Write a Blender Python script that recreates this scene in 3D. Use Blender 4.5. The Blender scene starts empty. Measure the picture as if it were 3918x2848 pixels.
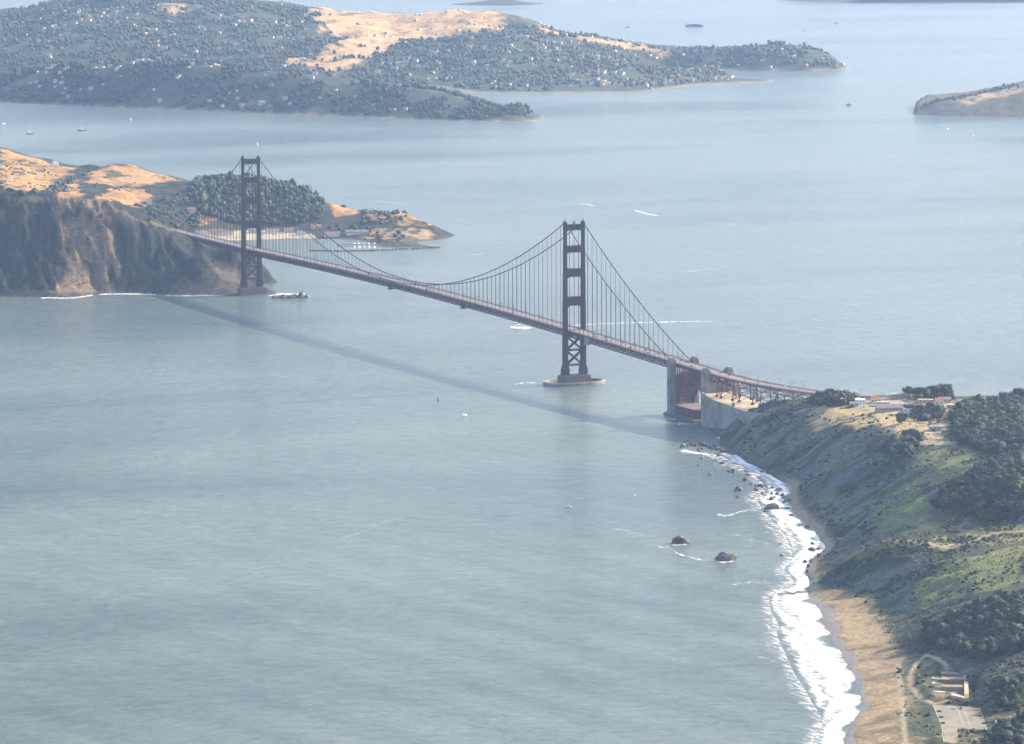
import bpy, bmesh, math, random
import numpy as np
from mathutils import Vector, Matrix
random.seed(7); rng = np.random.default_rng(7)
SC = bpy.context.scene; COL = SC.collection

# ------------------------------------------------------------------ camera, sky, sun, exposure
CAM = np.array([-2709.18, -5955.04, 833.83]); YAW, PIT, ROL, FPX = 0.413661, -0.124225, -0.003308, 18044.9
IW, IH, KPX = 3918.0, 2848.0, 1.7275
_d = np.array([math.sin(YAW)*math.cos(PIT), math.cos(YAW)*math.cos(PIT), math.sin(PIT)])
_r0 = np.array([math.cos(YAW), -math.sin(YAW), 0.0]); _u0 = np.cross(_r0, _d)
_r = _r0*math.cos(ROL) + _u0*math.sin(ROL); _u = -_r0*math.sin(ROL) + _u0*math.cos(ROL)
cd = bpy.data.cameras.new('camera'); cam = bpy.data.objects.new('camera', cd); COL.objects.link(cam)
cam.matrix_world = Matrix(((_r[0], _u[0], -_d[0], CAM[0]), (_r[1], _u[1], -_d[1], CAM[1]), (_r[2], _u[2], -_d[2], CAM[2]), (0, 0, 0, 1)))
cd.sensor_width = 36; cd.lens = 36*FPX/IW; cd.clip_start = 10; cd.clip_end = 90000
SC.camera = cam
SUN_DIR = Vector((1.0, 0.045, 0.527)).normalized()      # bridge shadow on the water falls 1.9 heights to the west
sd = bpy.data.lights.new('sun', 'SUN'); sd.energy = 4.3; sd.angle = math.radians(0.5); sd.color = (1.0, 0.86, 0.68)
so = bpy.data.objects.new('sun', sd); COL.objects.link(so); so.location = (3000, 0, 3000)
so.rotation_euler = SUN_DIR.to_track_quat('Z', 'Y').to_euler()
world = bpy.data.worlds.new('World'); SC.world = world; world.use_nodes = True
wn = world.node_tree.nodes; wl = world.node_tree.links
sky = wn.new('ShaderNodeTexSky'); sky.sky_type = 'NISHITA'; sky.sun_disc = False
sky.sun_elevation = math.asin(SUN_DIR.z); sky.sun_rotation = math.atan2(SUN_DIR.x, SUN_DIR.y)
sky.altitude = 0; sky.air_density = 1.0; sky.dust_density = 2.6; sky.ozone_density = 1.0
wl.new(sky.outputs[0], wn['Background'].inputs[0]); wn['Background'].inputs[1].default_value = 0.14
SC.view_settings.view_transform = 'Standard'; SC.view_settings.look = 'None'
SC.view_settings.exposure = 1.47; SC.view_settings.gamma = 1.0; SC.view_settings.use_curve_mapping = False
SC.cycles.use_denoising = True
SC.cycles.max_bounces = 6; SC.cycles.diffuse_bounces = 2; SC.cycles.glossy_bounces = 3; SC.cycles.transparent_max_bounces = 10
SC.cycles.volume_bounces = 0

# ------------------------------------------------------------------ geometry of the view: a pixel of the 2268-wide photograph -> a place
def ray(x, y): return _d + _r*((x*KPX - IW/2)/FPX) - _u*((y*KPX - IH/2)/FPX)
def at(x, y, z=0.0):
    v = ray(x, y); return CAM + v*((z - CAM[2])/v[2])
def atd(x, y, d):
    v = ray(x, y); return CAM + v*(d/math.hypot(v[0], v[1]))
def fr(px, py):                                             # world -> (ahead, aside) of the camera's heading
    dx, dy = px - CAM[0], py - CAM[1]
    return dx*math.sin(YAW) + dy*math.cos(YAW), dx*math.cos(YAW) - dy*math.sin(YAW)
def wf(a, b): return CAM[0] + a*math.sin(YAW) + b*math.cos(YAW), CAM[1] + a*math.cos(YAW) - b*math.sin(YAW)

# ------------------------------------------------------------------ noise
def _hash(ix, iy, s):
    h = (ix.astype(np.int64)*374761393 + iy.astype(np.int64)*668265263 + s*1442695041) & 0xffffffff
    h = ((h ^ (h >> 13))*1274126177) & 0xffffffff
    return ((h ^ (h >> 16)) & 0xffff)/65535.0
def vnoise(x, y, s=0):
    x = np.asarray(x, float); y = np.asarray(y, float)
    ix, iy = np.floor(x), np.floor(y); fx, fy = x - ix, y - iy
    fx = fx*fx*(3 - 2*fx); fy = fy*fy*(3 - 2*fy); ix = ix.astype(np.int64); iy = iy.astype(np.int64)
    a, b, c, d = _hash(ix, iy, s), _hash(ix+1, iy, s), _hash(ix, iy+1, s), _hash(ix+1, iy+1, s)
    return (a*(1-fx) + b*fx)*(1-fy) + (c*(1-fx) + d*fx)*fy
def fbm(x, y, s=0, n=4):
    v = 0; a = .5; t = 0
    for i in range(n): v = v + a*vnoise(x*2**i, y*2**i, s+i); t += a; a *= .5
    return v/t
def ss(a, b, x):
    t = np.clip((x - a)/(b - a), 0, 1); return t*t*(3 - 2*t)
def inpoly(x, y, P):
    r = np.zeros(x.shape, bool); n = len(P)
    for i in range(n):
        x0, y0 = P[i]; x1, y1 = P[(i+1) % n]
        if y0 == y1: continue
        r ^= ((y0 > y) != (y1 > y)) & (x < (x1-x0)*(y-y0)/(y1-y0) + x0)
    return r
def segdist(x, y, L):
    m = np.full(np.shape(x), 1e9)
    for (x0, y0), (x1, y1) in zip(L[:-1], L[1:]):
        dx, dy = x1-x0, y1-y0; t = np.clip(((x-x0)*dx + (y-y0)*dy)/max(dx*dx+dy*dy, 1e-9), 0, 1)
        m = np.minimum(m, np.hypot(x-x0-t*dx, y-y0-t*dy))
    return m

# ------------------------------------------------------------------ materials
def nt(name):
    m = bpy.data.materials.new(name); m.use_nodes = True
    n = m.node_tree.nodes; return m, n, m.node_tree.links, n['Principled BSDF']
def mat(name, c, rough=.7, var=.25, scale=.2, metal=0, bump=0, c2=None):
    m, n, l, p = nt(name); p.inputs['Roughness'].default_value = rough; p.inputs['Metallic'].default_value = metal
    p.inputs['Specular IOR Level'].default_value = .25
    tc = n.new('ShaderNodeNewGeometry'); t = n.new('ShaderNodeTexNoise'); t.inputs['Scale'].default_value = scale; t.inputs['Detail'].default_value = 6
    l.new(tc.outputs['Position'], t.inputs['Vector'])
    r = n.new('ShaderNodeValToRGB'); e = r.color_ramp.elements; e[0].position = .3; e[1].position = .7
    e[0].color = (*[v*(1-var) for v in c], 1); e[1].color = (*[min(1, v*(1+var)) for v in (c2 or c)], 1)
    l.new(t.outputs['Fac'], r.inputs['Fac']); l.new(r.outputs[0], p.inputs['Base Color'])
    if bump:
        b = n.new('ShaderNodeBump'); b.inputs['Strength'].default_value = .6; b.inputs['Distance'].default_value = bump
        l.new(t.outputs['Fac'], b.inputs['Height']); l.new(b.outputs[0], p.inputs['Normal'])
    return m
def land_mat(name, sc1, sc2, bump, var=.55):
    m, n, l, p = nt(name); p.inputs['Specular IOR Level'].default_value = .15
    a = n.new('ShaderNodeAttribute'); a.attribute_name = 'albedo'
    w = n.new('ShaderNodeAttribute'); w.attribute_name = 'wet'
    g = n.new('ShaderNodeNewGeometry'); t1 = n.new('ShaderNodeTexNoise'); t2 = n.new('ShaderNodeTexNoise')
    for t, s in ((t1, sc1), (t2, sc2)):
        t.inputs['Scale'].default_value = s; t.inputs['Detail'].default_value = 5; t.inputs['Roughness'].default_value = .65
        l.new(g.outputs['Position'], t.inputs['Vector'])
    ad = n.new('ShaderNodeMath'); ad.operation = 'ADD'; l.new(t1.outputs['Fac'], ad.inputs[0]); l.new(t2.outputs['Fac'], ad.inputs[1])
    mr = n.new('ShaderNodeMapRange'); mr.inputs[1].default_value = .7; mr.inputs[2].default_value = 1.3
    mr.inputs[3].default_value = 1-var; mr.inputs[4].default_value = 1+var; l.new(ad.outputs[0], mr.inputs[0])
    mx = n.new('ShaderNodeVectorMath'); mx.operation = 'SCALE'; l.new(a.outputs['Color'], mx.inputs[0]); l.new(mr.outputs[0], mx.inputs['Scale'])
    l.new(mx.outputs[0], p.inputs['Base Color'])
    rr = n.new('ShaderNodeMapRange'); rr.inputs[3].default_value = .92; rr.inputs[4].default_value = .12
    l.new(w.outputs['Fac'], rr.inputs[0]); l.new(rr.outputs[0], p.inputs['Roughness'])
    b = n.new('ShaderNodeBump'); b.inputs['Strength'].default_value = .8; b.inputs['Distance'].default_value = bump
    l.new(ad.outputs[0], b.inputs['Height']); l.new(b.outputs[0], p.inputs['Normal'])
    return m
M = dict(
 steel=mat('orange_red_steel', (.048, .013, .016), .55, .22, .08), steel_lit=mat('sunlit_approach_steel', (.13, .034, .024), .55, .25, .08), cable=mat('cable_steel', (.035, .012, .013), .6, .1),  # approach copy of the same bridge paint, lightened to paint its sunlight
 road=mat('road_concrete', (.16, .135, .125), .85, .15, .15), walk=mat('sidewalk_steel', (.12, .10, .10), .8, .15, .2),
 line=mat('lane_paint', (.42, .40, .34), .7, .1), concrete=mat('weathered_concrete', (.20, .19, .175), .85, .35, .05, c2=(.25, .23, .2)), pier=mat('shaded_concrete', (.13, .10, .095), .9, .3, .06),  # pier: concrete darkened, the shade on its south face put into the colour
 pale=mat('pale_concrete', (.38, .31, .215), .9, .25, .12), brick=mat('red_brick', (.10, .045, .035), .9, .3, .3),
 rock=mat('dark_sea_rock', (.07, .065, .06), .85, .5, .15, bump=1.5, c2=(.12, .11, .095)),
 leaf=mat('evergreen_leaf', (.013, .020, .011), .85, .5, .12, c2=(.030, .040, .019)), trunk=mat('grey_bark', (.12, .09, .07), .9, .3, .5),
 gum=mat('gum_tree_leaf', (.026, .038, .024), .8, .5, .1, c2=(.052, .064, .034)),
 farleaf=mat('far_hazed_leaf', (.040, .055, .040), .85, .4, .02, c2=(.065, .080, .052)), scrub=mat('coastal_scrub', (.055, .07, .03), .9, .6, .03, c2=(.12, .13, .05)),  # far leaf greyed and paled, distance haze put into its colour
 wallw=mat('pale_house_wall', (.52, .51, .48), .8, .15, .05), white=mat('white_paint', (.78, .77, .74), .5, .06), cream=mat('cream_paint', (.62, .55, .43), .6, .1), tan=mat('tan_paint', (.42, .35, .27), .7, .1),
 greyroof=mat('grey_roof', (.20, .19, .19), .8, .2), redroof=mat('red_roof', (.30, .12, .07), .8, .2), dark=mat('dark_window', (.03, .035, .04), .2, .1),
 black=mat('black_rubber', (.02, .02, .02), .8, .1), glass=mat('car_glass', (.03, .04, .05), .08, .1),
 silver=mat('silver_paint', (.45, .46, .48), .3, .05), navy=mat('dark_paint', (.03, .035, .05), .3, .1), redp=mat('red_paint', (.4, .03, .02), .35, .1),
 asphalt=mat('parking_asphalt', (.175, .16, .115), .9, .15, .08, c2=(.21, .19, .14)), earthwall=mat('battery_wall', (.24, .19, .13), .9, .35, .15), earth=mat('bare_earth', (.13, .10, .06), .95, .4, .2, c2=(.14, .13, .06)), wood=mat('grey_timber', (.16, .13, .1), .9, .3, .4),
 hull=mat('grey_hull', (.10, .11, .14), .6, .15, .05),
)

# ------------------------------------------------------------------ object helpers
def tag(o, label=None, cat=None, group=None, kind=None):
    if label: o['label'] = label
    if cat: o['category'] = cat
    if group: o['group'] = group
    if kind: o['kind'] = kind
    return o
def empty(name, loc=(0, 0, 0), rz=0, parent=None):
    o = bpy.data.objects.new(name, None); COL.objects.link(o); o.location = loc; o.rotation_euler.z = rz
    o.empty_display_size = 5
    if parent: o.parent = parent
    return o
def link(name, me, parent=None, loc=None, rz=0, sc=None):
    o = bpy.data.objects.new(name, me); COL.objects.link(o)
    if parent: o.parent = parent
    if loc is not None: o.location = loc
    if rz: o.rotation_euler.z = rz
    if sc is not None: o.scale = sc if hasattr(sc, '__len__') else (sc,)*3
    return o
def copy_tree(o, parent=None):
    c = o.copy(); COL.objects.link(c); c.parent = parent
    for ch in o.children: copy_tree(ch, c)
    return c
class MB:
    def __init__(s): s.v = []; s.f = []; s.m = []; s.k = 0
    def add(s, vs, fs):
        b = len(s.v); s.v += [tuple(map(float, p)) for p in vs]; s.f += [tuple(b+i for i in f) for f in fs]; s.m += [s.k]*len(fs); return s
    def box(s, c, sz, rz=0, taper=1.0):
        hx, hy, hz = sz[0]/2, sz[1]/2, sz[2]/2; ca, sa = math.cos(rz), math.sin(rz); vs = []
        for z, t in ((-hz, 1), (hz, taper)):
            for x, y in ((-hx*t, -hy*t), (hx*t, -hy*t), (hx*t, hy*t), (-hx*t, hy*t)):
                vs.append((c[0]+x*ca-y*sa, c[1]+x*sa+y*ca, c[2]+z))
        return s.add(vs, [(3, 2, 1, 0), (4, 5, 6, 7), (0, 1, 5, 4), (1, 2, 6, 5), (2, 3, 7, 6), (3, 0, 4, 7)])
    def beam(s, p, q, w, h=None):
        p, q = Vector(p), Vector(q); d = (q-p).normalized(); h = h or w
        a = d.cross(Vector((0, 0, 1)));  a = a.normalized() if a.length > 1e-4 else Vector((1, 0, 0)); b = a.cross(d)
        vs = [e + a*sx*w/2 + b*sy*h/2 for e in (p, q) for sx, sy in ((-1, -1), (1, -1), (1, 1), (-1, 1))]
        return s.add(vs, [(0, 1, 2, 3), (7, 6, 5, 4), (0, 4, 5, 1), (1, 5, 6, 2), (2, 6, 7, 3), (3, 7, 4, 0)])
    def tube(s, pts, r, n=6):
        pts = [Vector(p) for p in pts]; vs = []; fs = []
        for i, p in enumerate(pts):
            d = (pts[min(i+1, len(pts)-1)] - pts[max(i-1, 0)]).normalized()
            a = d.cross(Vector((.3, .2, 1))).normalized(); b = a.cross(d)
            rr = r[i] if hasattr(r, '__len__') else r
            vs += [p + (a*math.cos(t*2*math.pi/n) + b*math.sin(t*2*math.pi/n))*rr for t in range(n)]
        for i in range(len(pts)-1):
            for t in range(n): fs.append((i*n+t, i*n+(t+1) % n, (i+1)*n+(t+1) % n, (i+1)*n+t))
        fs += [tuple(range(n)), tuple((len(pts)-1)*n + t for t in reversed(range(n)))]
        return s.add(vs, fs)
    def prism(s, poly, z0, z1, tops=None):
        n = len(poly); vs = [(x, y, z0) for x, y in poly] + [(x, y, z1) for x, y in poly]
        return s.add(vs, [tuple(reversed(range(n))), tuple(range(n, 2*n))] + [(i, (i+1) % n, n+(i+1) % n, n+i) for i in range(n)])
    def mesh(s, name, mats):
        me = bpy.data.meshes.new(name); me.from_pydata(s.v, [], s.f); me.validate()
        for m in (mats if isinstance(mats, (list, tuple)) else [mats]): me.materials.append(m)
        if max(s.m or [0]) > 0: me.polygons.foreach_set('material_index', s.m)
        bm = bmesh.new(); bm.from_mesh(me); bmesh.ops.recalc_face_normals(bm, faces=bm.faces); bm.to_mesh(me); bm.free()
        return me
    def build(s, name, mats, parent=None, loc=None, rz=0): return link(name, s.mesh(name, mats), parent, loc, rz)
def np_mesh(name, V, F, mats, smooth=False, mi=None):
    me = bpy.data.meshes.new(name); V = np.asarray(V, np.float32); F = np.asarray(F, np.int32); k = F.shape[1]
    me.vertices.add(len(V)); me.vertices.foreach_set('co', V.ravel()); me.loops.add(F.size); me.loops.foreach_set('vertex_index', F.ravel())
    me.polygons.add(len(F)); me.polygons.foreach_set('loop_start', np.arange(0, F.size, k, dtype=np.int32))
    try: me.polygons.foreach_set('loop_total', np.full(len(F), k, np.int32))
    except Exception: pass
    for m in (mats if isinstance(mats, (list, tuple)) else [mats]): me.materials.append(m)
    if mi is not None: me.polygons.foreach_set('material_index', np.asarray(mi, np.int32))
    if smooth: me.polygons.foreach_set('use_smooth', np.ones(len(F), bool))
    me.update(calc_edges=True); return me

# ------------------------------------------------------------------ terrain
LANDS = []
class Land:
    """a height field on a grid turned to the view's heading, interpolated between surveyed points"""
    def __init__(s, name, a0, a1, da, b0, b1, db):
        s.name = name; s.a = np.arange(a0, a1+da/2, da); s.b = np.arange(b0, b1+db/2, db); s.da, s.db = da, db; s.P = []
        s.A, s.B = np.meshgrid(s.a, s.b, indexing='ij'); s.X, s.Y = wf(s.A, s.B); LANDS.append(s)
    def pt(s, *p): s.P.append(tuple(p)); return s
    def shore(s, L, out=(0, 0), deep=-22):
        for x, y in L:
            p = at(x, y, 0); s.pt(p[0], p[1], 0.0)
            if out != (0, 0): s.pt(p[0]+out[0], p[1]+out[1], deep)
    def z(s, L):
        for x, y, z in L: p = at(x, y, z); s.pt(p[0], p[1], z)
    def d(s, L, back=0, dz=-18, drop=0):
        for x, y, d in L:
            p = atd(x, y, d); s.pt(p[0], p[1], p[2]-drop)
            if back: q = atd(x, y, d+back); s.pt(q[0], q[1], dz)
    def w(s, L):
        for p in L: s.pt(*p)
    def solve(s, c=30.0, lam=.5):
        P = np.array(s.P); n = len(P); a, b = fr(P[:, 0], P[:, 1])
        ph = lambda r2: -np.sqrt(r2 + c*c)
        K = ph((a[:, None]-a[None])**2 + (b[:, None]-b[None])**2) + lam*np.eye(n)
        S = np.zeros((n+1, n+1)); S[:n, :n] = K; S[:n, n] = S[n, :n] = 1
        w = np.linalg.lstsq(S, np.append(P[:, 2], 0), rcond=None)[0]
        Z = np.full(s.A.shape, w[n])
        for i in range(n): Z += w[i]*ph((s.A-a[i])**2 + (s.B-b[i])**2)
        s.Z = Z; return s
    def h(s, x, y):
        a, b = fr(np.asarray(x, float), np.asarray(y, float)); i = (a-s.a[0])/s.da; j = (b-s.b[0])/s.db
        ok = (i >= 0) & (j >= 0) & (i < len(s.a)-1) & (j < len(s.b)-1)
        i = np.clip(i, 0, len(s.a)-1.001); j = np.clip(j, 0, len(s.b)-1.001); i0 = i.astype(int); j0 = j.astype(int); fi = i-i0; fj = j-j0
        z = (s.Z[i0, j0]*(1-fj)+s.Z[i0, j0+1]*fj)*(1-fi) + (s.Z[i0+1, j0]*(1-fj)+s.Z[i0+1, j0+1]*fj)*fi
        return np.where(ok, z, -99)
    def hit(s, x, y):                                           # where the line of sight through a pixel meets this land
        v = ray(x, y); hd = math.hypot(v[0], v[1]); t = np.arange(s.a[0]*.98, s.a[-1]*1.03, 2.0)/hd
        px, py, pz = CAM[0]+v[0]*t, CAM[1]+v[1]*t, CAM[2]+v[2]*t
        k = np.nonzero(s.h(px, py) >= pz)[0]
        k = k[0] if len(k) else int(np.argmin(np.abs(pz - 0)))
        return float(px[k]), float(py[k])
    def poly(s, L): return [s.hit(x, y) for x, y in L]
    def build(s, material, label, wet=None):
        ni, nj = s.A.shape; V = np.stack([s.X.ravel(), s.Y.ravel(), s.Z.ravel()], 1)
        idx = np.arange(ni*nj).reshape(ni, nj); F = np.stack([idx[:-1, :-1], idx[:-1, 1:], idx[1:, 1:], idx[1:, :-1]], -1).reshape(-1, 4)[:, ::-1]
        keep = (s.Z.ravel()[F].max(1) > -3); F = F[keep]
        used = np.unique(F); mp = np.zeros(ni*nj, np.int64); mp[used] = np.arange(len(used))
        me = np_mesh(s.name, V[used], mp[F], material, True)
        at_ = me.attributes.new('albedo', 'FLOAT_COLOR', 'POINT'); c = np.ones((len(used), 4), np.float32); c[:, :3] = s.C.reshape(-1, 3)[used]
        at_.data.foreach_set('color', c.ravel())
        aw = me.attributes.new('wet', 'FLOAT', 'POINT'); aw.data.foreach_set('value', (np.zeros(len(used)) if wet is None else wet.ravel()[used]).astype(np.float32))
        o = link(s.name, me); tag(o, label, kind='structure'); return o
    def slope(s):
        ga, gb = np.gradient(s.Z, s.da, s.db); return np.hypot(ga, gb)
def lerp(c, col, w): return c*(1-w[..., None]) + np.array(col)*w[..., None]

# --- the near coast: beach, bluffs, plateau
CO = Land('coast', 3900, 6500, 4.0, 120, 900, 2.2)
shoreC = [(1478,915),(1500,923),(1530,930),(1565,948),(1598,968),(1590,985),(1620,1000),(1660,1026),(1698,1046),(1730,1068),(1750,1085),(1748,1112),(1755,1135),(1778,1160),(1806,1180),
          (1826,1208),(1802,1240),(1786,1265),(1792,1290),(1788,1316),(1800,1338),(1815,1375),(1832,1410),(1850,1440),(1875,1485),(1897,1530),(1902,1556),(1888,1590),(1872,1630),(1862,1665),(1855,1720)]
CO.shore(shoreC, (-70, 10))
CO.w([(30,-375,2),(45,-345,-8),(120,-395,2),(130,-350,-20),(300,-560,2),(310,-490,-20),(600,-720,2),(620,-650,-20),(900,-820,2)])
CO.z([(1540,915,6),(1600,935,7),(1640,960,10),(1690,893,44),(1640,925,28),(1660,955,20),(1640,988,3),(1700,1000,22),(1730,935,42),(1760,905,52),(1760,960,40),(1800,880,60),(1800,925,54),(1850,900,64),
      (1850,960,52),(1850,1010,36),(1800,1060,14),(1770,1060,6),(1900,885,66),(1900,950,63),(1960,920,68),(1990,960,73),(1950,1010,58),(1900,1080,32),(1850,1140,14),(1960,1100,48),(2000,1020,68),(2060,1000,76),
      (1900,1180,18),(1960,1165,38),(2000,1130,56),(2050,1080,72),(2100,1020,80),(2120,960,76),(2050,930,70),(2000,900,67),(2110,895,68),(2180,1000,86),(2268,1000,92),(2268,900,84),(2400,900,80),(2200,1080,88),(2268,1080,94),(2400,1080,98),
      (2050,1160,58),(2120,1150,62),(2200,1140,70),
      (1812,1238,5),(1850,1236,15),(1900,1225,30),(1950,1220,40),(2000,1206,47),(2040,1194,51),(2100,1198,51),(2170,1178,59),(2268,1155,68),(2400,1140,76),
      (1830,1275,9),(1880,1270,19),(1945,1262,27),(2000,1250,36),(1850,1318,4.5),(1900,1312,9),(1950,1300,16),(2010,1290,28),(2060,1260,42),(2140,1250,50),(2268,1240,60),(2400,1240,68),
      (1920,1348,5),(1960,1352,9),(2000,1335,18),(2060,1320,29),(2140,1300,42),(2268,1290,52),(2400,1300,58),
      (1930,1385,5),(1960,1420,5.5),(1975,1470,6),(2000,1560,7),(2010,1649,7.5),(2020,1720,8),(1860,1345,2.5),(1880,1400,2.6),(1920,1480,2.8),(1945,1550,3),(1930,1640,3),
      (2000,1390,11),(2050,1375,19),(2100,1370,28),(2180,1350,40),(2268,1370,46),(2400,1380,52),(2010,1440,9),(2060,1435,13),(2120,1440,20),(2200,1440,34),(2268,1450,40),(2400,1460,46),
      (2040,1500,11),(2060,1560,12),(2100,1560,12),(2150,1560,13),(2200,1540,19),(2268,1540,26),(2400,1560,32),(2070,1610,12),(2130,1600,12),(2190,1600,13),(2268,1600,16),(2300,1660,18),(2100,1660,12),(2200,1670,14),(2060,1680,10)])
CO.w([(300,-840,60),(500,-960,46),(260,-700,24),(150,-650,28),(360,-740,26),(440,-800,26),(700,-950,30),(300,-1100,82),(600,-1200,70),(200,-1500,100),(500,-1700,105),(100,-2000,100),(0,-2300,95),(400,-680,8)])
CO.z([(1900,878,66),(1950,876,67),(2000,876,68),(2060,877,69),(2110,879,71),(2160,882,74),(2220,884,77)])
CO.solve(18, 4)
bl = CO.poly([(2066,1562),(2170,1560),(2186,1614),(2118,1614),(2120,1646),(2090,1646),(2086,1612)])
def pin_shore(L, S, back, k0=.045, top=4.0):
    P = [tuple(at(u, v, 0)[:2]) for u, v in S]; m = inpoly(L.X, L.Y, P + back); dd = segdist(L.X, L.Y, P)
    L.Z = np.where(m, np.maximum(L.Z, np.minimum(.12 + k0*dd, top)), np.where(dd < 400, np.minimum(L.Z, -.25-.04*dd), L.Z)); return P
shoreP = pin_shore(CO, shoreC, [(-900, -2700), (1500, -2700), (1500, -860), (900, -815), (600, -715), (300, -555), (120, -392), (30, -370), (-10, -340)])
def flatten(L, P, z, soft):
    m = inpoly(L.X, L.Y, P); dd = segdist(L.X, L.Y, P + P[:1]); w = np.where(m, 1, 1-ss(0, soft, dd)); L.Z = L.Z*(1-w) + z*w
flatten(CO, bl, 12.0, 14)
batP = CO.poly([(2068,1490),(2108,1486),(2148,1502),(2150,1550),(2110,1556),(2062,1540)])
flatten(CO, batP, 13.0, 14)
lotmask = inpoly(CO.X, CO.Y, bl)
sl = CO.slope(); x, y, Z = CO.X, CO.Y, CO.Z
qa = x*.42 + y*.9; qb = x*.9 - y*.42                      # along and across the shore
rough = ss(4, 14, Z)*(1-ss(.0, 1, lotmask*1.0))
gul = np.abs(fbm(qa/33 + 1.5*fbm(x/60, y/60, 9), qb/170, 3, 4)-.5)*2
CO.Z = Z + rough*((fbm(x/38, y/38, 5, 5)-.5)*7*ss(0.02, .2, sl) + (gul-.28)*21*ss(.2, .55, sl)) + (fbm(x/7, y/7, 6, 3)-.5)*1.6*rough + (fbm(qa/6, qb/22, 12, 3)-.5)*4.5*ss(.3, .7, sl)*rough + (fbm(x/25, y/25, 8, 3)-.5)*.8*ss(.5, 3, Z)*(1-rough)
CO.Z[lotmask] = 12.0
Z = CO.Z; sl = CO.slope()
n1 = fbm(x/60, y/60, 11, 5); n2 = fbm(x/14, y/14, 15, 4); n3 = fbm(qa/9, qb/80, 21, 4)
C = np.tile(np.array((.058, .066, .036)), (*Z.shape, 1))               # scrub
C = lerp(C, (.028, .038, .022), ss(.46, .60, n1)*.9)                       # darker brush
C = lerp(C, (.20, .16, .085), ss(.54, .66, n2)*ss(.4, .6, fbm(x/90, y/90, 31, 3))*.75)      # dry grass
rockw = ss(.4, .75, sl)*ss(.38, .56, n3)*.9
C = lerp(C, (.115, .125, .13), rockw)                                    # bare slope, bluish grey serpentine and earth
C = lerp(C, (.21, .165, .11), ss(.55, .72, n3)*ss(.3, .6, sl)*ss(.45, .6, n1)*.6)
def zone(L, C, P, col, soft, amt=1.0, seed=0, brk=0.0):
    P = L.poly(P); wob = (fbm(L.X/22, L.Y/22, 40+seed, 3)-.5)*soft*2.5
    dd = segdist(L.X, L.Y, P+P[:1]); sdn = np.where(inpoly(L.X, L.Y, P), dd, -dd) + wob
    w = ss(-soft*.5, soft*.5, sdn)*amt
    if brk: w = w*ss(brk-.12, brk+.12, fbm(L.X/16, L.Y/16, 60+seed, 4))
    return lerp(C, col, w)
C = zone(CO, C, [(1800,905),(1870,885),(2000,890),(2110,890),(2100,985),(2000,965),(1950,940),(1880,945),(1800,935)], (.36, .265, .13), 14, .95, 1, .36)   # dry plateau
C = zone(CO, C, [(1890,882),(2110,884),(2110,912),(2000,905),(1950,915),(1900,905)], (.31, .26, .20), 8, .85, 2, .35)      # paved and bare yard
C = zone(CO, C, [(1985,950),(2100,955),(2105,985),(2050,985),(1990,970)], (.38, .30, .19), 8, .85, 3, .4)
C = zone(CO, C, [(2150,1200),(2030,1195),(2040,1220),(2110,1215)], (.34, .27, .18), 6, .85, 4, .45)
C = zone(CO, C, [(1930,1150),(1960,1110),(2040,1095),(2080,1120),(2040,1170),(1930,1180)], (.155, .17, .06), 10, .85, 5)  # this and the next three zones: sunlit brightness raised in the colour
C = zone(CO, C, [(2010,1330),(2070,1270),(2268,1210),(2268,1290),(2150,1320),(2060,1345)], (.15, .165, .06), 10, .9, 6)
C = zone(CO, C, [(1835,1232),(1900,1218),(2000,1200),(2120,1180),(2268,1150),(2268,1205),(2120,1215),(2010,1218),(1900,1236)], (.21, .19, .085), 8, .8, 7, .42)  # golden green spur crest, sunlight painted into the albedo
C = zone(CO, C, [(2060,1000),(2110,985),(2180,1010),(2150,1030),(2060,1060),(1990,1100),(2000,1060)], (.16, .17, .065), 8, .8, 8, .45)
C = zone(CO, C, [(2180,1575),(2268,1565),(2268,1585),(2190,1600)], (.36, .27, .15), 6, .8, 9, .4)
beachm = ss(9.5, 6.0, Z + (n2-.5)*4)*ss(-1650, -1720, y + (n1-.5)*40)
pocket = ss(6.5, 3.5, Z + (n2-.5)*3)*(1-ss(-1000, -900, y))
C = lerp(C, (.27, .22, .15), pocket*.9)
C = lerp(C, np.array((.30, .22, .125)), beachm)
C = C*(1 - beachm[..., None]*(.25*ss(.48, .62, n2) + .3*ss(.55, .68, fbm(qa/16, qb/45, 71, 4)))[..., None])
wet = ss(1.5, .5, Z)*np.maximum(beachm, pocket*.6)
C = lerp(C, (.17, .145, .125), wet)
trail = CO.poly([(2015,1500),(2030,1470),(2052,1452),(2075,1462)]); C = lerp(C, (.36, .29, .19), ss(3.2, 1.6, segdist(x, y, trail))*.9)
for tr in ([(2015,1500),(2018,1525),(2040,1545),(2066,1560),(2120,1548)], [(1990,1470),(1998,1560),(2005,1650)], [(2268,1178),(2200,1182),(2160,1198),(2110,1215),(2060,1205)], [(2052,1452),(2080,1460),(2100,1485)],
           [(1760,915),(1850,898),(1960,905),(2080,935)], [(1800,945),(1880,925),(1990,945)], [(1990,955),(2060,985),(2110,985)]):
    C = lerp(C, (.34, .27, .18), ss(3.4, 1.4, segdist(x, y, CO.poly(tr)))*.85)
C = lerp(C, (.055, .05, .045), ss(2.2, .6, Z)*(1-beachm)*(1-pocket))
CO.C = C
CO.build(land_mat('coast_ground', .16, .6, 1.3), 'scrub covered coastal bluffs with a sand beach and a flat plateau', wet)

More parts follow.
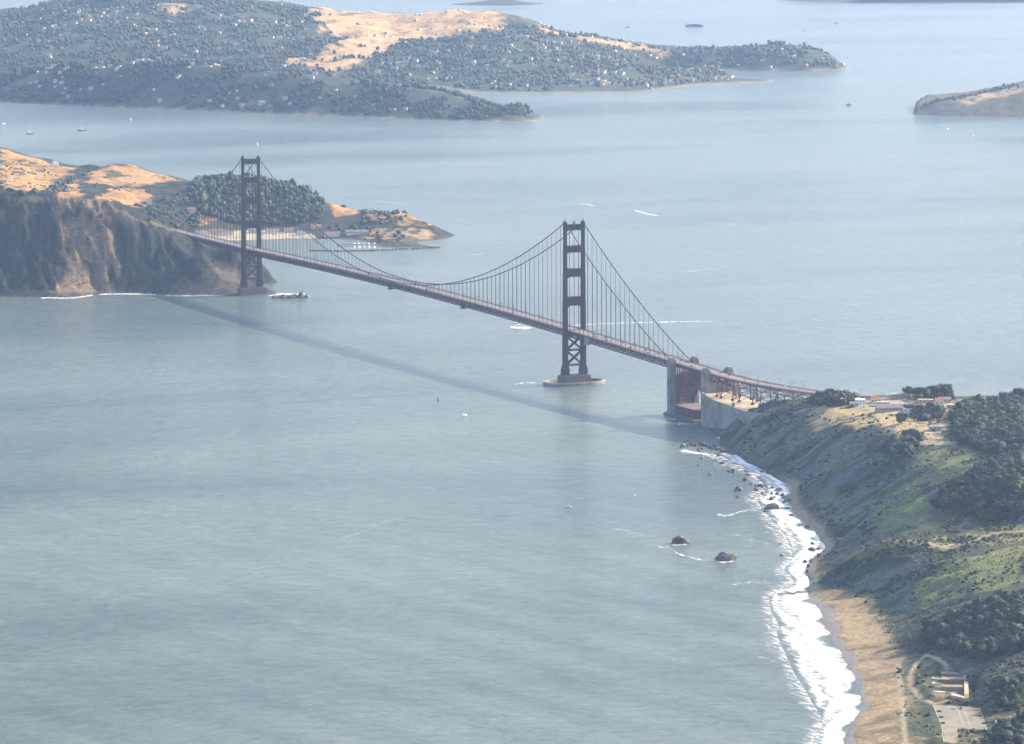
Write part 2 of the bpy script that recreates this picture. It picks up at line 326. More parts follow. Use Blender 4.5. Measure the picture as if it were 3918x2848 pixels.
# --- the headland at the far bridge end, the golden hills and the wooded point behind it
HE = Land('headland', 7600, 10300, 6.0, -1250, -60, 3.0)
HE.shore([(-300,655),(-160,657),(0,657),(90,659),(180,656),(200,651),(330,651),(400,654),(470,654),(545,655),(585,655)], (-28, -65))
HE.w([(-60,1240,-4),(0,1258,0.5),(22,1262,1),(48,1258,-2)])
HE.d([(-200,432,7900),(0,433,7890),(50,436,7886),(130,440,7880),(175,443,7878),(230,447,7872),(270,468,7866),(330,495,7868),(380,507,7888),(425,522,7930)], drop=3)
HE.d([(0,520,7839),(100,520,7837),(200,520,7832),(300,540,7832),(380,560,7828),(440,575,7825),(0,600,7792),(150,600,7790),(300,605,7809),(420,610,7800),(480,541,7945),(530,549,7930),(562,560,7915)])
HE.w([(0,1660,66),(-4,1620,63),(-2,1580,58),(4,1540,52),(0,1480,38),(-5,1400,24),(0,1330,12),(0,1290,4),(22,1300,3),(58,1340,0),(75,1420,0),(88,1500,0),(95,1600,0),(100,1680,0),(140,1700,-10),(125,1450,-10),(95,1330,-10)])
HE.shore([(430,538),(500,535),(545,533),(600,531),(690,529),(720,530),(735,536),(760,540)], (20, -70), -6)
HE.shore([(800,545),(860,549),(930,548),(998,548)], (20, -90), -16)
p = at(998, 548); HE.pt(p[0]+60, p[1]+10, -20); HE.pt(p[0]+40, p[1]+120, -20)
HE.z([(640,541,-6),(680,545,-7),(715,549,-7),(745,553,-8),(600,540,-6),(540,542,-6)]); HE.z([(440,522,3),(520,518,4),(600,516,4),(680,518,3),(720,522,3)])
HE.d([(-200,300,9700),(0,325,9650),(50,340,9600),(100,352,9560),(160,372,9500),(185,382,9450),(210,374,9420),(240,364,9400),(290,366,9380),(350,381,9340),(410,399,9280)], 420)
HE.d([(435,405,9230),(460,396,9200),(495,390,9180),(560,394,9150),(620,410,9120),(680,418,9090),(712,440,9060),(722,452,9040)], 330)
HE.d([(740,456,9000),(770,462,8980),(800,464,8950),(850,470,8900),(900,476,8840),(935,492,8760),(960,520,8660)], 200)
HE.d([(0,446,8010),(120,450,8010),(230,458,8005),(330,505,8000)]); HE.d([(0,420,8700),(80,410,9000),(160,420,8980),(250,425,8950),(300,440,8900),(360,425,9050),(400,470,8850),(450,480,8850),(500,480,8880),(560,490,8860),(640,480,8880),(700,490,8850),(760,500,8800),(350,495,8760),(420,500,8780),
      (820,500,8760),(880,505,8720),(930,520,8660),(840,530,8620),(900,535,8580),(100,470,8400),(250,480,8380),(330,510,8360),(40,380,9250),(130,395,9250),(250,395,9200),(330,405,9200)])
HE.solve(24, 4)
x, y = HE.X, HE.Y; Z = HE.Z; sl = HE.slope()
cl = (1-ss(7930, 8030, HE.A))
gul = np.abs(fbm(HE.B/34 + 1.2*fbm(x/50, y/50, 9), HE.A/160 + HE.B/300, 3, 4)-.5)*2
slant = HE.B + .5*Z + 46*(fbm(HE.B/70, Z/45, 29, 3)-.5)
rid = 1-np.abs(fbm(slant/17 + .9*fbm(x/30, y/30, 7), HE.A/95 - HE.B/210, 44, 3)-.5)*2
HE.Z = Z + ss(3, 16, Z)*cl*ss(.3, .8, sl)*((rid-.75)*15*(.35+1.3*fbm(HE.B/90, Z/60, 83, 2)) + (fbm(HE.B/9, Z/9, 47, 4)-.5)*11) + ss(2, 14, Z)*((fbm(x/55, y/55, 5, 5)-.5)*10*ss(.05, .3, sl) + cl*(gul-.3)*8*ss(.25, .7, sl)) + (1-cl)*ss(10, 40, Z)*(np.abs(fbm(x/110, y/110, 33, 3)-.5)*2-.25)*16
Z = HE.Z; sl = HE.slope()
n1 = fbm(x/70, y/70, 11, 5); n2 = fbm(x/18, y/18, 15, 4); n3 = fbm(HE.B/12, HE.A/120, 21, 4)
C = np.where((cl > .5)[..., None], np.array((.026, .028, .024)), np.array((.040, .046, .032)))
C = lerp(C, (.016, .021, .017), ss(.45, .6, n1)*.8)
gold = (1-cl)*ss(.53, .43, fbm(x/130, y/130, 36, 4))*ss(12, 30, Z)
GC = (.36, .21, .085)
def zoneH(P, col, soft, amt=1., seed=0, brk=0.):
    global C; C = zone(HE, C, P, col, soft, amt, seed, brk)
zoneH([(0,330),(90,352),(165,375),(120,400),(60,425),(0,400)], GC, 18, 1, 1)
zoneH([(205,380),(240,366),(300,368),(400,398),(330,408),(250,412),(200,405)], GC, 18, 1, 2)
zoneH([(110,420),(170,400),(190,430),(160,438),(130,436)], GC, 12, 1, 3)
zoneH([(230,425),(290,412),(330,440),(300,460),(250,448),(215,440)], GC, 12, 1, 4)
zoneH([(425,465),(470,458),(480,490),(440,500)], GC, 10, .9, 5, .45)
zoneH([(735,452),(770,452),(790,475),(745,480)], GC, 8, 1, 6)
zoneH([(850,468),(935,480),(955,505),(880,500),(815,486)], GC, 8, .95, 7, .36)
zoneH([(800,508),(950,510),(985,545),(900,538),(800,530)], (.36, .25, .13), 8, .9, 8, .42)
C = lerp(C, (.045, .052, .03), (1-cl)*ss(.55, .64, n2)*ss(.44, .56, n1)*.9)
zoneH([(130,448),(235,448),(262,560),(255,650),(110,655),(135,560),(125,500)], (.20, .14, .085), 12, .95, 9, .40)
zoneH([(470,590),(530,570),(530,650),(465,650)], (.10, .08, .06), 14, .7, 10, .45)
C = lerp(C, (.14, .105, .075), cl*ss(.9, 1.5, sl)*ss(.56, .66, n3)*.25)
zoneH([(435,513),(560,510),(690,517),(700,528),(560,533),(440,534)], (.42, .35, .24), 6, .9, 11)
C = lerp(C, (.06, .055, .05), ss(3, .8, Z)*(1-inpoly(x, y, HE.poly([(430,505),(700,510),(740,540),(430,545)]))*1.))
crest = HE.poly([(50,440),(130,444),(175,446),(230,450),(270,470),(330,497),(380,509),(430,525)])
C = lerp(C, (.15, .115, .075), ss(6, 2, segdist(x, y, crest))*.7)
HE.C = C
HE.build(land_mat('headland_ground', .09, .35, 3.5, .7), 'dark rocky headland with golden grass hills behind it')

# --- the far shore: wooded island ridge, long golden hill, dark cape
FA = Land('far_hills', 11300, 17600, 26.0, -1800, 1250, 8.0)
FA.shore([(-200,217),(0,226),(150,232),(300,239),(450,245),(600,251),(750,257),(900,264),(1050,269),(1120,271),(1186,270)], (-30, -140))
p = at(1188, 268); FA.pt(p[0]+70, p[1]+10, -20); FA.pt(p[0]+80, p[1]+200, -20)
FA.d([(-200,160,12900),(0,160,12800),(120,146,12720),(200,140,12650),(330,133,12500),(450,145,12400),(600,160,12280),(700,169,12200),(800,184,12120),(900,190,12040),(1000,209,11960),(1060,222,11900),(1095,236,11870),(1110,243,11850),(1135,232,11840),(1160,238,11820),(1178,256,11780)], 420, -16)
FA.shore([(1050,207),(1150,207),(1280,207),(1410,206),(1460,200),(1500,195),(1600,188),(1720,180)], (20, -150))
p = at(1722, 180); FA.pt(p[0]+80, p[1]+20, -20); FA.pt(p[0]+90, p[1]+220, -20)
FA.d([(-200,15,15200),(0,28,15200),(80,15,15250),(165,-6,15300),(260,-60,15400),(400,-50,15400),(520,-15,15300),(620,8,15000),(700,24,14800),(800,24,14700),(900,30,14600),(1000,25,14500),(1100,24,14450),(1150,38,14350),(1200,55,14250),(1300,78,14100),(1400,92,14000),(1450,106,13950),(1500,122,13850),(1550,146,13700),(1600,162,13550),(1700,177,13330)], 700, -16)
FA.d([(0,110,13900),(200,90,13900),(400,70,14000),(600,90,13900),(700,120,13700),(800,150,13400),(750,80,14100),(900,90,14000),(1000,130,13500),(1100,90,13800),(1200,120,13500),(1300,140,13400),(1400,150,13350),(1100,160,13200),(1250,180,13050),(1450,175,13300),(1000,180,13150),(850,60,14350),(1000,55,14250)])
FA.shore([(1480,156),(1600,157),(1700,158),(1800,158),(1854,157)], (20, -90)); p = at(1856, 155); FA.pt(p[0]+80, p[1]+10, -20); FA.pt(p[0]+80, p[1]+200, -20)
FA.d([(1600,112,13920),(1660,106,13915),(1720,104,13905),(1780,107,13895),(1825,118,13885),(1845,135,13850)]); FA.d([(1470,108,14150),(1530,112,14150),(1600,107,14120),(1640,101,14100),(1700,101,14080),(1750,104,14050),(1800,108,14030),(1830,125,13960)], 420, -16)
FA.solve(30, 4)
x, y = FA.X, FA.Y; Z = FA.Z; sl = FA.slope()
FA.Z = Z + ss(4, 30, Z)*((fbm(x/140, y/140, 5, 5)-.5)*22 - (np.abs(fbm(x/260, y/260, 17, 3)-.5)*-2+.3)*34*ss(60, 110, Z))
Z = FA.Z
n1 = fbm(x/150, y/150, 11, 5); n2 = fbm(x/35, y/35, 15, 4)
C = np.tile(np.array((.042, .055, .036)), (*Z.shape, 1)); C = lerp(C, (.075, .085, .055), ss(.45, .65, n2)*.6)
def zoneF(P, soft, amt=1., seed=0, brk=0.):
    global C; C = zone(FA, C, P, (.46, .29, .13), soft, amt, seed, brk)
zoneF([(700,24),(900,28),(1100,24),(1160,42),(1240,66),(1100,68),(1000,80),(900,90),(820,75),(720,70),(695,45)], 40, 1, 1)
zoneF([(720,110),(780,82),(860,72),(890,92),(850,115),(800,140),(740,165),(690,150)], 35, 1, 2)
zoneF([(1200,58),(1300,82),(1400,95),(1470,112),(1500,128),(1440,112),(1300,92),(1200,72)], 30, 1, 3)
zoneF([(365,10),(400,8),(405,30),(370,32)], 30, 1, 4); zoneF([(640,130),(690,132),(700,145),(640,145)], 25, .9, 5)
C = lerp(C, (.05, .06, .035), ss(.60, .68, n2)*ss(.42, .55, n1)*.8)
C = lerp(C, (.3, .25, .18), ss(3.5, 1.5, Z)*.6)
FA.C = C
FA.build(land_mat('far_hill_ground', .03, .1, 5), 'far hills of dry golden grass and dark woods across the bay')

AI = Land('island_hills', 11700, 13000, 18.0, 900, 1900, 7.0)
AI.shore([(2026,255),(2100,257),(2200,258),(2268,259),(2400,262),(2600,266)], (20, -110)); p = at(2024, 254); AI.pt(p[0]-70, p[1]+10, -20); AI.pt(p[0]-60, p[1]+150, -20)
AI.d([(2040,238,12080),(2062,226,12120),(2100,219,12150),(2150,210,12180),(2200,193,12220),(2268,184,12280),(2330,165,12350),(2400,150,12400),(2600,140,12450)], 420, -16)
AI.d([(2036,244,11975),(2062,229,11995),(2100,224,12005),(2150,222,12010),(2200,214,12015),(2268,206,12020),(2400,190,12040)])
AI.solve(25, 3); pin_shore(AI, [(2026,255),(2100,257),(2200,258),(2268,259),(2400,262),(2600,266)], [tuple(atd(2600, 140, 12950)[:2]), tuple(atd(2300, 180, 12800)[:2]), tuple(atd(2062, 226, 12500)[:2]), tuple(atd(2030, 245, 12250)[:2])], .2, 16); x, y = AI.X, AI.Y; AI.Z = AI.Z + ss(3, 20, AI.Z)*(fbm(x/90, y/90, 5, 5)-.5)*16
C = np.tile(np.array((.07, .07, .05)), (*AI.Z.shape, 1)); C = lerp(C, (.12, .09, .06), ss(.4, .6, fbm(x/60, y/60, 4))*.6)
C = zone(AI, C, [(2130,222),(2170,208),(2225,196),(2268,190),(2268,205),(2200,215),(2150,230)], (.40, .28, .16), 20, .9, 1, .4)
AI.C = C; AI.build(land_mat('island_ground', .04, .12, 4), 'brown island ridge rising at the right edge of the bay')

ISL = Land('small_island', 17300, 18700, 20.0, -420, 380, 8.0)
q = []
AX = at(1115, 12)
for k in range(14):
    t = k*2*math.pi/14; ISL.pt(AX[0]+60*0+math.cos(t)*260*math.cos(YAW)+math.sin(t)*150*math.sin(YAW), AX[1]+120-math.cos(t)*260*math.sin(YAW)*1+math.sin(t)*150*math.cos(YAW), -4.0)
for px in (1075, 1100, 1125, 1150): ISL.d([(px, -2+abs(px-1112)*.12, 17960)])
ISL.solve(30, .3); ISL.C = np.tile(np.array((.06, .065, .05)), (*ISL.Z.shape, 1)); ISL.build(land_mat('small_island_ground', .03, .1, 4), 'small round islet far out in the pale bay')
FS = Land('far_shore', 18000, 20600, 40.0, 1050, 2300, 16.0)
FS.shore([(1800,5),(1900,7),(2000,9),(2100,10),(2268,8),(2400,8)], (60, -160)); p = at(1785, 4); FS.pt(p[0]-100, p[1]+60, -20)
FS.d([(1830,-3,18700),(1900,-2,18700),(2000,-1,18700),(2100,-4,18700),(2268,-8,18700),(2400,-12,18700)]); FS.w([(*at(1830, -10)[:2], 30), (*at(2268, -60)[:2], 60)])
FS.solve(40, .3); FS.C = np.tile(np.array((.08, .08, .07)), (*FS.Z.shape, 1)); FS.build(land_mat('far_shore_ground', .03, .1, 4), 'low far shore at the top of the bay')

# ------------------------------------------------------------------ water
SWELL = 1.41
def water_mat():
    m, n, l, p = nt('bay_water'); p.inputs['Roughness'].default_value = .16; p.inputs['IOR'].default_value = 1.33
    g = n.new('ShaderNodeNewGeometry')
    def tex(scale, sx, sy, rot, det, rough=.5, dist=0):
        mp = n.new('ShaderNodeMapping'); mp.inputs['Rotation'].default_value = (0, 0, rot); mp.inputs['Scale'].default_value = (sx, sy, 1)
        l.new(g.outputs['Position'], mp.inputs['Vector']); t = n.new('ShaderNodeTexNoise'); t.inputs['Scale'].default_value = scale; t.inputs['Detail'].default_value = det
        t.inputs['Roughness'].default_value = rough; t.inputs['Distortion'].default_value = dist; l.new(mp.outputs[0], t.inputs['Vector']); return t
    def math_(op, a, b):
        q = n.new('ShaderNodeMath'); q.operation = op
        for i, v in enumerate((a, b)):
            if hasattr(v, 'links'): l.new(v, q.inputs[i])
            else: q.inputs[i].default_value = v
        return q.outputs[0]
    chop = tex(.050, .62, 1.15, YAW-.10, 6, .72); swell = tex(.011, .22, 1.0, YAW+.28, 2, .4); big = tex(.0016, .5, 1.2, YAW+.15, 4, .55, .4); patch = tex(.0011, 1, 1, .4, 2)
    h = math_('ADD', math_('MULTIPLY', chop.outputs['Fac'], 13.0), math_('MULTIPLY', swell.outputs['Fac'], 10.0))
    sx_ = n.new('ShaderNodeSeparateXYZ'); l.new(g.outputs['Position'], sx_.inputs[0]); shoal = n.new('ShaderNodeMapRange')      # ocean swell outside the strait dies away inside it
    shoal.inputs[1].default_value = -1900; shoal.inputs[2].default_value = -300; shoal.inputs[3].default_value = 8.0; shoal.inputs[4].default_value = .6; l.new(sx_.outputs['Y'], shoal.inputs[0])
    mp = n.new('ShaderNodeMapping'); mp.inputs['Rotation'].default_value = (0, 0, SWELL); l.new(g.outputs['Position'], mp.inputs['Vector'])
    wv = n.new('ShaderNodeTexWave'); wv.wave_type = 'BANDS'; wv.bands_direction = 'Y'; wv.wave_profile = 'SIN'; wv.inputs['Scale'].default_value = .0033; wv.inputs['Distortion'].default_value = 2.2; wv.inputs['Detail'].default_value = 2; wv.inputs['Detail Scale'].default_value = 1.2; l.new(mp.outputs[0], wv.inputs['Vector'])
    h = math_('ADD', h, math_('MULTIPLY', math_('MULTIPLY', wv.outputs['Fac'], patch.outputs['Fac']), shoal.outputs[0]))
    b = n.new('ShaderNodeBump'); b.inputs['Strength'].default_value = .6; b.inputs['Distance'].default_value = 1.0; l.new(h, b.inputs['Height']); l.new(b.outputs[0], p.inputs['Normal'])
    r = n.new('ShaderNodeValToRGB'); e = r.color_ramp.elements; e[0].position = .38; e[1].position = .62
    e[0].color = (.070, .108, .106, 1); e[1].color = (.145, .168, .146, 1); l.new(math_('ADD', math_('MULTIPLY', big.outputs['Fac'], .45), math_('MULTIPLY', chop.outputs['Fac'], .55)), r.inputs['Fac']); l.new(r.outputs[0], p.inputs['Base Color'])  # wave shading painted into the base colour through the chop noise
    rr = n.new('ShaderNodeMapRange'); rr.inputs[1].default_value = .35; rr.inputs[2].default_value = .65; rr.inputs[3].default_value = .13; rr.inputs[4].default_value = .24
    l.new(big.outputs['Fac'], rr.inputs[0]); l.new(rr.outputs[0], p.inputs['Roughness'])
    return m
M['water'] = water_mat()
nx = 40; gx = np.linspace(-14000, 26000, nx); gy = np.linspace(-9000, 32000, nx); GX, GY = np.meshgrid(gx, gy, indexing='ij')
idx = np.arange(nx*nx).reshape(nx, nx); F = np.stack([idx[:-1, :-1], idx[1:, :-1], idx[1:, 1:], idx[:-1, 1:]], -1).reshape(-1, 4)
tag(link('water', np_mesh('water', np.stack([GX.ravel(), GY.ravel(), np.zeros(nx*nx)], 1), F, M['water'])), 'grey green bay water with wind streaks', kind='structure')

# ------------------------------------------------------------------ haze
hm = bpy.data.materials.new('haze'); hm.use_nodes = True; hn = hm.node_tree.nodes; hn.remove(hn['Principled BSDF'])
pv = hn.new('ShaderNodeVolumePrincipled'); pv.inputs['Color'].default_value = (.44, .63, 1.0, 1); pv.inputs['Density'].default_value = 2.4e-5; pv.inputs['Anisotropy'].default_value = .62
hm.node_tree.links.new(pv.outputs[0], hn['Material Output'].inputs['Volume'])
tag(MB().box((6000, 11500, 430), (40100, 41100, 910)).build('haze', hm), 'pale blue haze over the whole bay', kind='stuff')
# ------------------------------------------------------------------ the suspension bridge
BR = empty('suspension_bridge', (0, 0, 0)); tag(BR, 'long orange red suspension bridge with two tall stepped towers crossing the strait', 'bridge')
S1Y, S2Y, NY, NEND = -343.0, -452.0, 1280.0, 1623.0
def deck_z(y):
    if y > NY: return 76.5 - (y-NY)*.004
    if y >= 0: return 76.5 + 6.0*(1-((y-640)/640)**2)
    if y > -520: return 76.5 + y*.0215
    return 76.5 - 520*.0215 + (y+520)*.008
def deck_x(y): return 0.0 if y > -470 else ((-470-y)**2)/1150.0
ys = list(np.arange(1675, -471, -15.24)) + list(np.arange(-480, -920, -10))
PATH = [Vector((deck_x(y), y, deck_z(y))) for y in ys]
def sweep(prof, path=PATH, close=True):
    """sweeps a profile of (aside, up) along the deck"""
    mb = MB(); n = len(prof); vs = []; fs = []
    for i, p in enumerate(path):
        d = (path[min(i+1, len(path)-1)] - path[max(i-1, 0)]); d.z = 0; d.normalize(); sdv = Vector((-d.y, d.x, 0))  # +aside = east when heading south
        for a, h in prof: vs.append(p + sdv*a + Vector((0, 0, h)))
    for i in range(len(path)-1):
        for t in range(n if close else n-1): fs.append((i*n+t, i*n+(t+1) % n, (i+1)*n+(t+1) % n, (i+1)*n+t))
    if close: fs += [tuple(range(n)), tuple((len(path)-1)*n+t for t in reversed(range(n)))]
    return mb.add(vs, fs)
rect = lambda a0, a1, h0, h1: [(a0, h0), (a1, h0), (a1, h1), (a0, h1)]
road = sweep(rect(-9.6, 9.6, -.9, 0)).build('roadway', M['road'], BR)
ln = MB()
for a in (-6.3, -3.15, 0, 3.15, 6.3):
    for i in range(0, len(PATH)-1):
        p, q = PATH[i], PATH[i+1]; sub = 1 if a == 0 else 2
        for k in range(sub):
            e = p.lerp(q, k/sub); f = p.lerp(q, (k+.5)/sub if sub > 1 else 1)
            ln.add([e+Vector((a-.12, 0, .006)), e+Vector((a+.12, 0, .006)), f+Vector((a+.12, 0, .006)), f+Vector((a-.12, 0, .006))], [(0, 1, 2, 3)])
tag(ln.build('lane_marking', M['line'], road), kind='stuff')
for sgn in (-1, 1):
    sweep(rect(*sorted((sgn*9.6, sgn*13.2)), -.9, .28)).build('sidewalk', M['walk'], BR)
    rl = MB()
    for a, hh in ((9.75, .95), (13.05, 1.35)):
        for i in range(len(PATH)-1):
            p, q = PATH[i], PATH[i+1]; o = Vector((sgn*a, 0, 0)); up = Vector((0, 0, 1))
            for h in (.32, hh): rl.beam(p+o+up*h, q+o+up*h, .16, .14)
            for k in range(5):
                e = p.lerp(q, k/5); rl.beam(e+o+up*.28, e+o+up*hh, .10)
    tag(rl.build('railing', M['steel'], BR), kind='stuff')
# stiffening truss: chords, posts and diagonals of the near (west) side one by one
TR = tag(empty('stiffening_truss', parent=BR))
N0, PAN = 1623.0, 7.62
npan = int((N0 - S1Y)/PAN)
for sgn in (-1, 1):
    pth = [Vector((0, y, deck_z(y))) for y in np.arange(N0, S1Y-.1, -PAN*2)]
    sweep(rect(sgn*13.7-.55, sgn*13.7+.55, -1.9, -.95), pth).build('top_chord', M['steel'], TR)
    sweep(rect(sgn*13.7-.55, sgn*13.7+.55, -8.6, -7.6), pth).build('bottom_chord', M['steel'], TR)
far = MB(); floorb = MB()
for i in range(npan):
    y0, y1 = N0-i*PAN, N0-(i+1)*PAN; zt0, zt1 = deck_z(y0)-1.5, deck_z(y1)-1.5; zb0, zb1 = zt0-6.6, zt1-6.6
    up = i % 2 == 0
    MB().beam((-13.7, y0, zt0), (-13.7, y0, zb0), .5, .5).build('web_post', M['steel'], TR)
    MB().beam((-13.7, y0, zb0 if up else zt0), (-13.7, y1, zt1 if up else zb1), .62, .62).build('web_diagonal', M['steel'], TR)
    far.beam((13.7, y0, zt0), (13.7, y0, zb0), .5).beam((13.7, y0, zb0 if up else zt0), (13.7, y1, zt1 if up else zb1), .62)
    floorb.beam((-13.4, y0, zt0+.1), (13.4, y0, zt0+.1), .5, 1.0).beam((-13.4, y0, zb0), (13.4, y0, zb0), .45)
    floorb.beam((-13.4 if up else 13.4, y0, zb0), (13.4 if up else -13.4, y1, zb1), .4)
tag(far.build('east_web', M['steel'], TR), kind='stuff'); tag(floorb.build('floor_beams', M['steel'], TR), kind='stuff')
# towers
LEGS = [(0, 13.0, 22.5, 6.4, 8.2), (22.5, 71, 5.9+.3, 8.0, 0), (71, 115, 5.7, 7.6, 0), (115, 156, 5.2, 7.0, 0), (156, 189, 4.7, 6.4, 0), (189, 224.5, 4.2, 5.8, 0)]
def strut(z0, z1, xi, dep, rb, rt):
    """portal strut between the legs: plate with rounded haunches at its corners"""
    n = 6; P = [(-xi, z0-rb)]
    for k in range(1, n): t = k/n*math.pi/2; P.append((-xi+rb-rb*math.cos(t), z0-rb+rb*math.sin(t)))
    P += [(-xi+rb, z0), (xi-rb, z0)]
    for k in range(1, n): t = math.pi/2*(1-k/n); P.append((xi-rb+rb*math.cos(t), z0-rb+rb*math.sin(t)))
    P += [(xi, z0-rb), (xi, z1+rt)]
    for k in range(1, n): t = k/n*math.pi/2; P.append((xi-rt+rt*math.cos(t), z1+rt-rt*math.sin(t)))
    P += [(xi-rt, z1), (-xi+rt, z1)]
    for k in range(1, n): t = math.pi/2*(1-k/n); P.append((-xi+rt-rt*math.cos(t), z1+rt-rt*math.sin(t)))
    P += [(-xi, z1+rt)]
    mb = MB(); m = len(P); vs = [(x, -dep/2, z) for x, z in P] + [(x, dep/2, z) for x, z in P]
    mb.add(vs, [tuple(range(m)), tuple(reversed(range(m, 2*m)))] + [(i, (i+1) % m, m+(i+1) % m, m+i) for i in range(m)])
    zc = (z0+z1)/2
    for k in range(5): mb.box(((k-2)*2*xi/6, 0, zc), (.7, dep+.5, (z1-z0)*.75))      # raised ribs on the face
    return mb
def make_tower(y):
    T = empty('tower', (0, y, 0), parent=BR)
    for sgn in (-1, 1):
        L = MB(); x = sgn*13.7
        L.box((x, 0, 17.8), (8.4, 12.5, 9.6)).box((x, 0, 24.2), (7.2, 10, 4.0))
        for (z0, z1, w, dp) in ((13, 71, 6.3, 8.6), (71, 115, 5.8, 7.9), (115, 156, 5.2, 7.1), (156, 189, 4.7, 6.4), (189, 225, 4.2, 5.8)):
            L.box((x, 0, (z0+z1)/2), (w, dp-1.6, z1-z0)).box((x, 0, (z0+z1)/2-.6), (w-1.6, dp, z1-z0-1.2))
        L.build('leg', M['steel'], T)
        MB().box((x, 0, 226.2), (3.4, 7.5, 2.6)).box((x, 0, 228.2), (2.2, 4.2, 1.6), taper=.6).build('cable_saddle', M['steel'], T)
        MB().tube([(x, 0, 228.6), (x, 0, 230.4), (x, 0, 232.6)], [.75, .5, .15], 8).build('beacon', M['cable'], T)
    for z0, z1, w, dp, rb, rt in ((215.8, 224.2, 4.2, 4.8, 3.0, 2.6), (184.7, 194.3, 4.7, 5.4, 3.0, 2.4), (150.8, 162.3, 5.2, 6.0, 5.0, 2.4), (110.4, 123, 5.8, 6.6, 6.0, 1.2)):
        strut(z0, z1, 13.7-w/2+.8, dp, rb, rt).build('portal_strut', M['steel'], T)
    strut(67.0, 73.0, 13.7-2.4, 6.0, 1.0, .2).build('portal_strut', M['steel'], T)
    for z0, z1 in ((28.5, 46.5), (49.5, 66.5)):
        for s2 in (-1, 1):
            b = MB()
            for yy in (-2.6, 2.6): b.beam((-10.8*s2, yy, z0), (10.8*s2, yy, z1), .9, 1.7)
            b.beam((-10.8*s2, 0, z0), (10.8*s2, 0, z1), 4.6, .5); b.build('cross_brace', M['steel'], T)
    for z in (48, 27): MB().box((0, 0, z), (21.4, 6.0, 2.4)).build('brace_strut', M['steel'], T)
    return T
T1 = make_tower(0.0); T2 = copy_tree(T1, BR); T2.location.y = NY
MB().box((0, 0, 225.6), (2.6, 2.6, 1.8)).tube([(0, 0, 226.5), (0, 0, 229)], .8, 8).build('aircraft_beacon', M['cable'], T1)
def stadium(hx, hy, n=14):
    P = []
    for k in range(4*n): t = k/(4*n)*2*math.pi; c, s_ = math.cos(t), math.sin(t); P.append((hx*abs(c)**.8*math.copysign(1, c), hy*abs(s_)**.8*math.copysign(1, s_)))
    return P
def ring(outer, inner, z0, z1):
    mb = MB(); n = len(outer); vs = [(x, y, z) for P, z in ((outer, z0), (outer, z1), (inner, z1), (inner, z0)) for x, y in P]; fs = []
    for k in range(3):
        for i in range(n): fs.append((k*n+i, k*n+(i+1) % n, (k+1)*n+(i+1) % n, (k+1)*n+i))
    return mb.add(vs, fs)
for y in (0.0, NY):
    pr = MB(); pr.box((0, y, 4.5), (44, 19, 15), taper=.97).box((0, y, 12.4), (40, 16.5, 1.4)).build('tower_pier', M['pier'], BR)
fend = ring(stadium(45, 23.5), stadium(41.5, 20), -3, 4.4).build('pier_fender', M['concrete'], BR)
ring(stadium(45.4, 23.9), stadium(44.9, 23.4), 3.1, 4.9).build('fender_coping', M['pale'], fend)
# main cables and hangers
def cable_z(y):
    if 0 <= y <= NY: return 84.6 + 142.4*((y-640)/640)**2
    if y < 0:
        t = -y/343.0; return 227*(1-t) + 70.5*t - 10.2*4*t*(1-t)
    t = (y-NY)/343.0; return 227*(1-t) + 76.5*t - 10.2*4*t*(1-t)
cy = [S1Y-8] + list(np.linspace(S1Y, 0, 24)) + list(np.linspace(0, NY, 85))[1:] + list(np.linspace(NY, NEND, 24))[1:] + [NEND+12]
for sgn in (-1, 1):
    pts = [(sgn*13.7, y, cable_z(min(max(y, S1Y), NEND)) - (5 if y < S1Y or y > NEND else 0)) for y in cy]
    mc = MB().tube(pts, .62, 8).build('main_cable', M['cable'], BR)
    hy = [y for y in np.arange(15.24, NY-5, 15.24)] + [-k*15.24 for k in range(1, 22)] + [NY+k*15.24 for k in range(1, 22)]
    bands = MB()
    for y in hy:
        z1 = cable_z(y); z0 = deck_z(y)-1
        bands.box((sgn*13.7, y, z1), (1.6, 1.0, 1.6))
        if z1-z0 < 1.2: continue
        MB().beam((sgn*13.7, y-.3, z1), (sgn*13.7, y-.3, z0), .2).beam((sgn*13.7, y+.3, z1), (sgn*13.7, y+.3, z0), .2).build('suspender', M['cable'], BR)
    tag(bands.build('cable_band', M['cable'], mc), kind='stuff')
# lamp posts along both walks
lp = MB().tube([(0, 0, 0), (0, 0, 7.2), (.9, 0, 9.4), (2.4, 0, 9.9)], [.22, .17, .14, .12], 6).box((2.9, 0, 9.85), (1.5, .6, .35)).mesh('lamp_post', M['cable'])
for y in np.arange(1560, -880, -45.72):
    for sgn in (-1, 1):
        if min(abs(y), abs(y-NY)) < 9: continue
        link('lamp_post', lp, BR, (deck_x(y)+sgn*9.9, y, deck_z(y)+.25), 0 if sgn < 0 else math.pi)
# maintenance gantries hung on the truss
for y, h in ((-75, 12), (360, 9.5), (640, 9.5)):
    mb = MB(); z = deck_z(y)
    mb.box((-15.6, y, z-9.6-h*.06), (5, 12, 1.0)).box((-15.2, y, z-5.5), (2.2, 9, 8.2)); mb.box((0, y, z-10.1), (30, 5, .6))
    mb.build('maintenance_gantry', M['concrete' if y < 0 else 'steel'], BR)
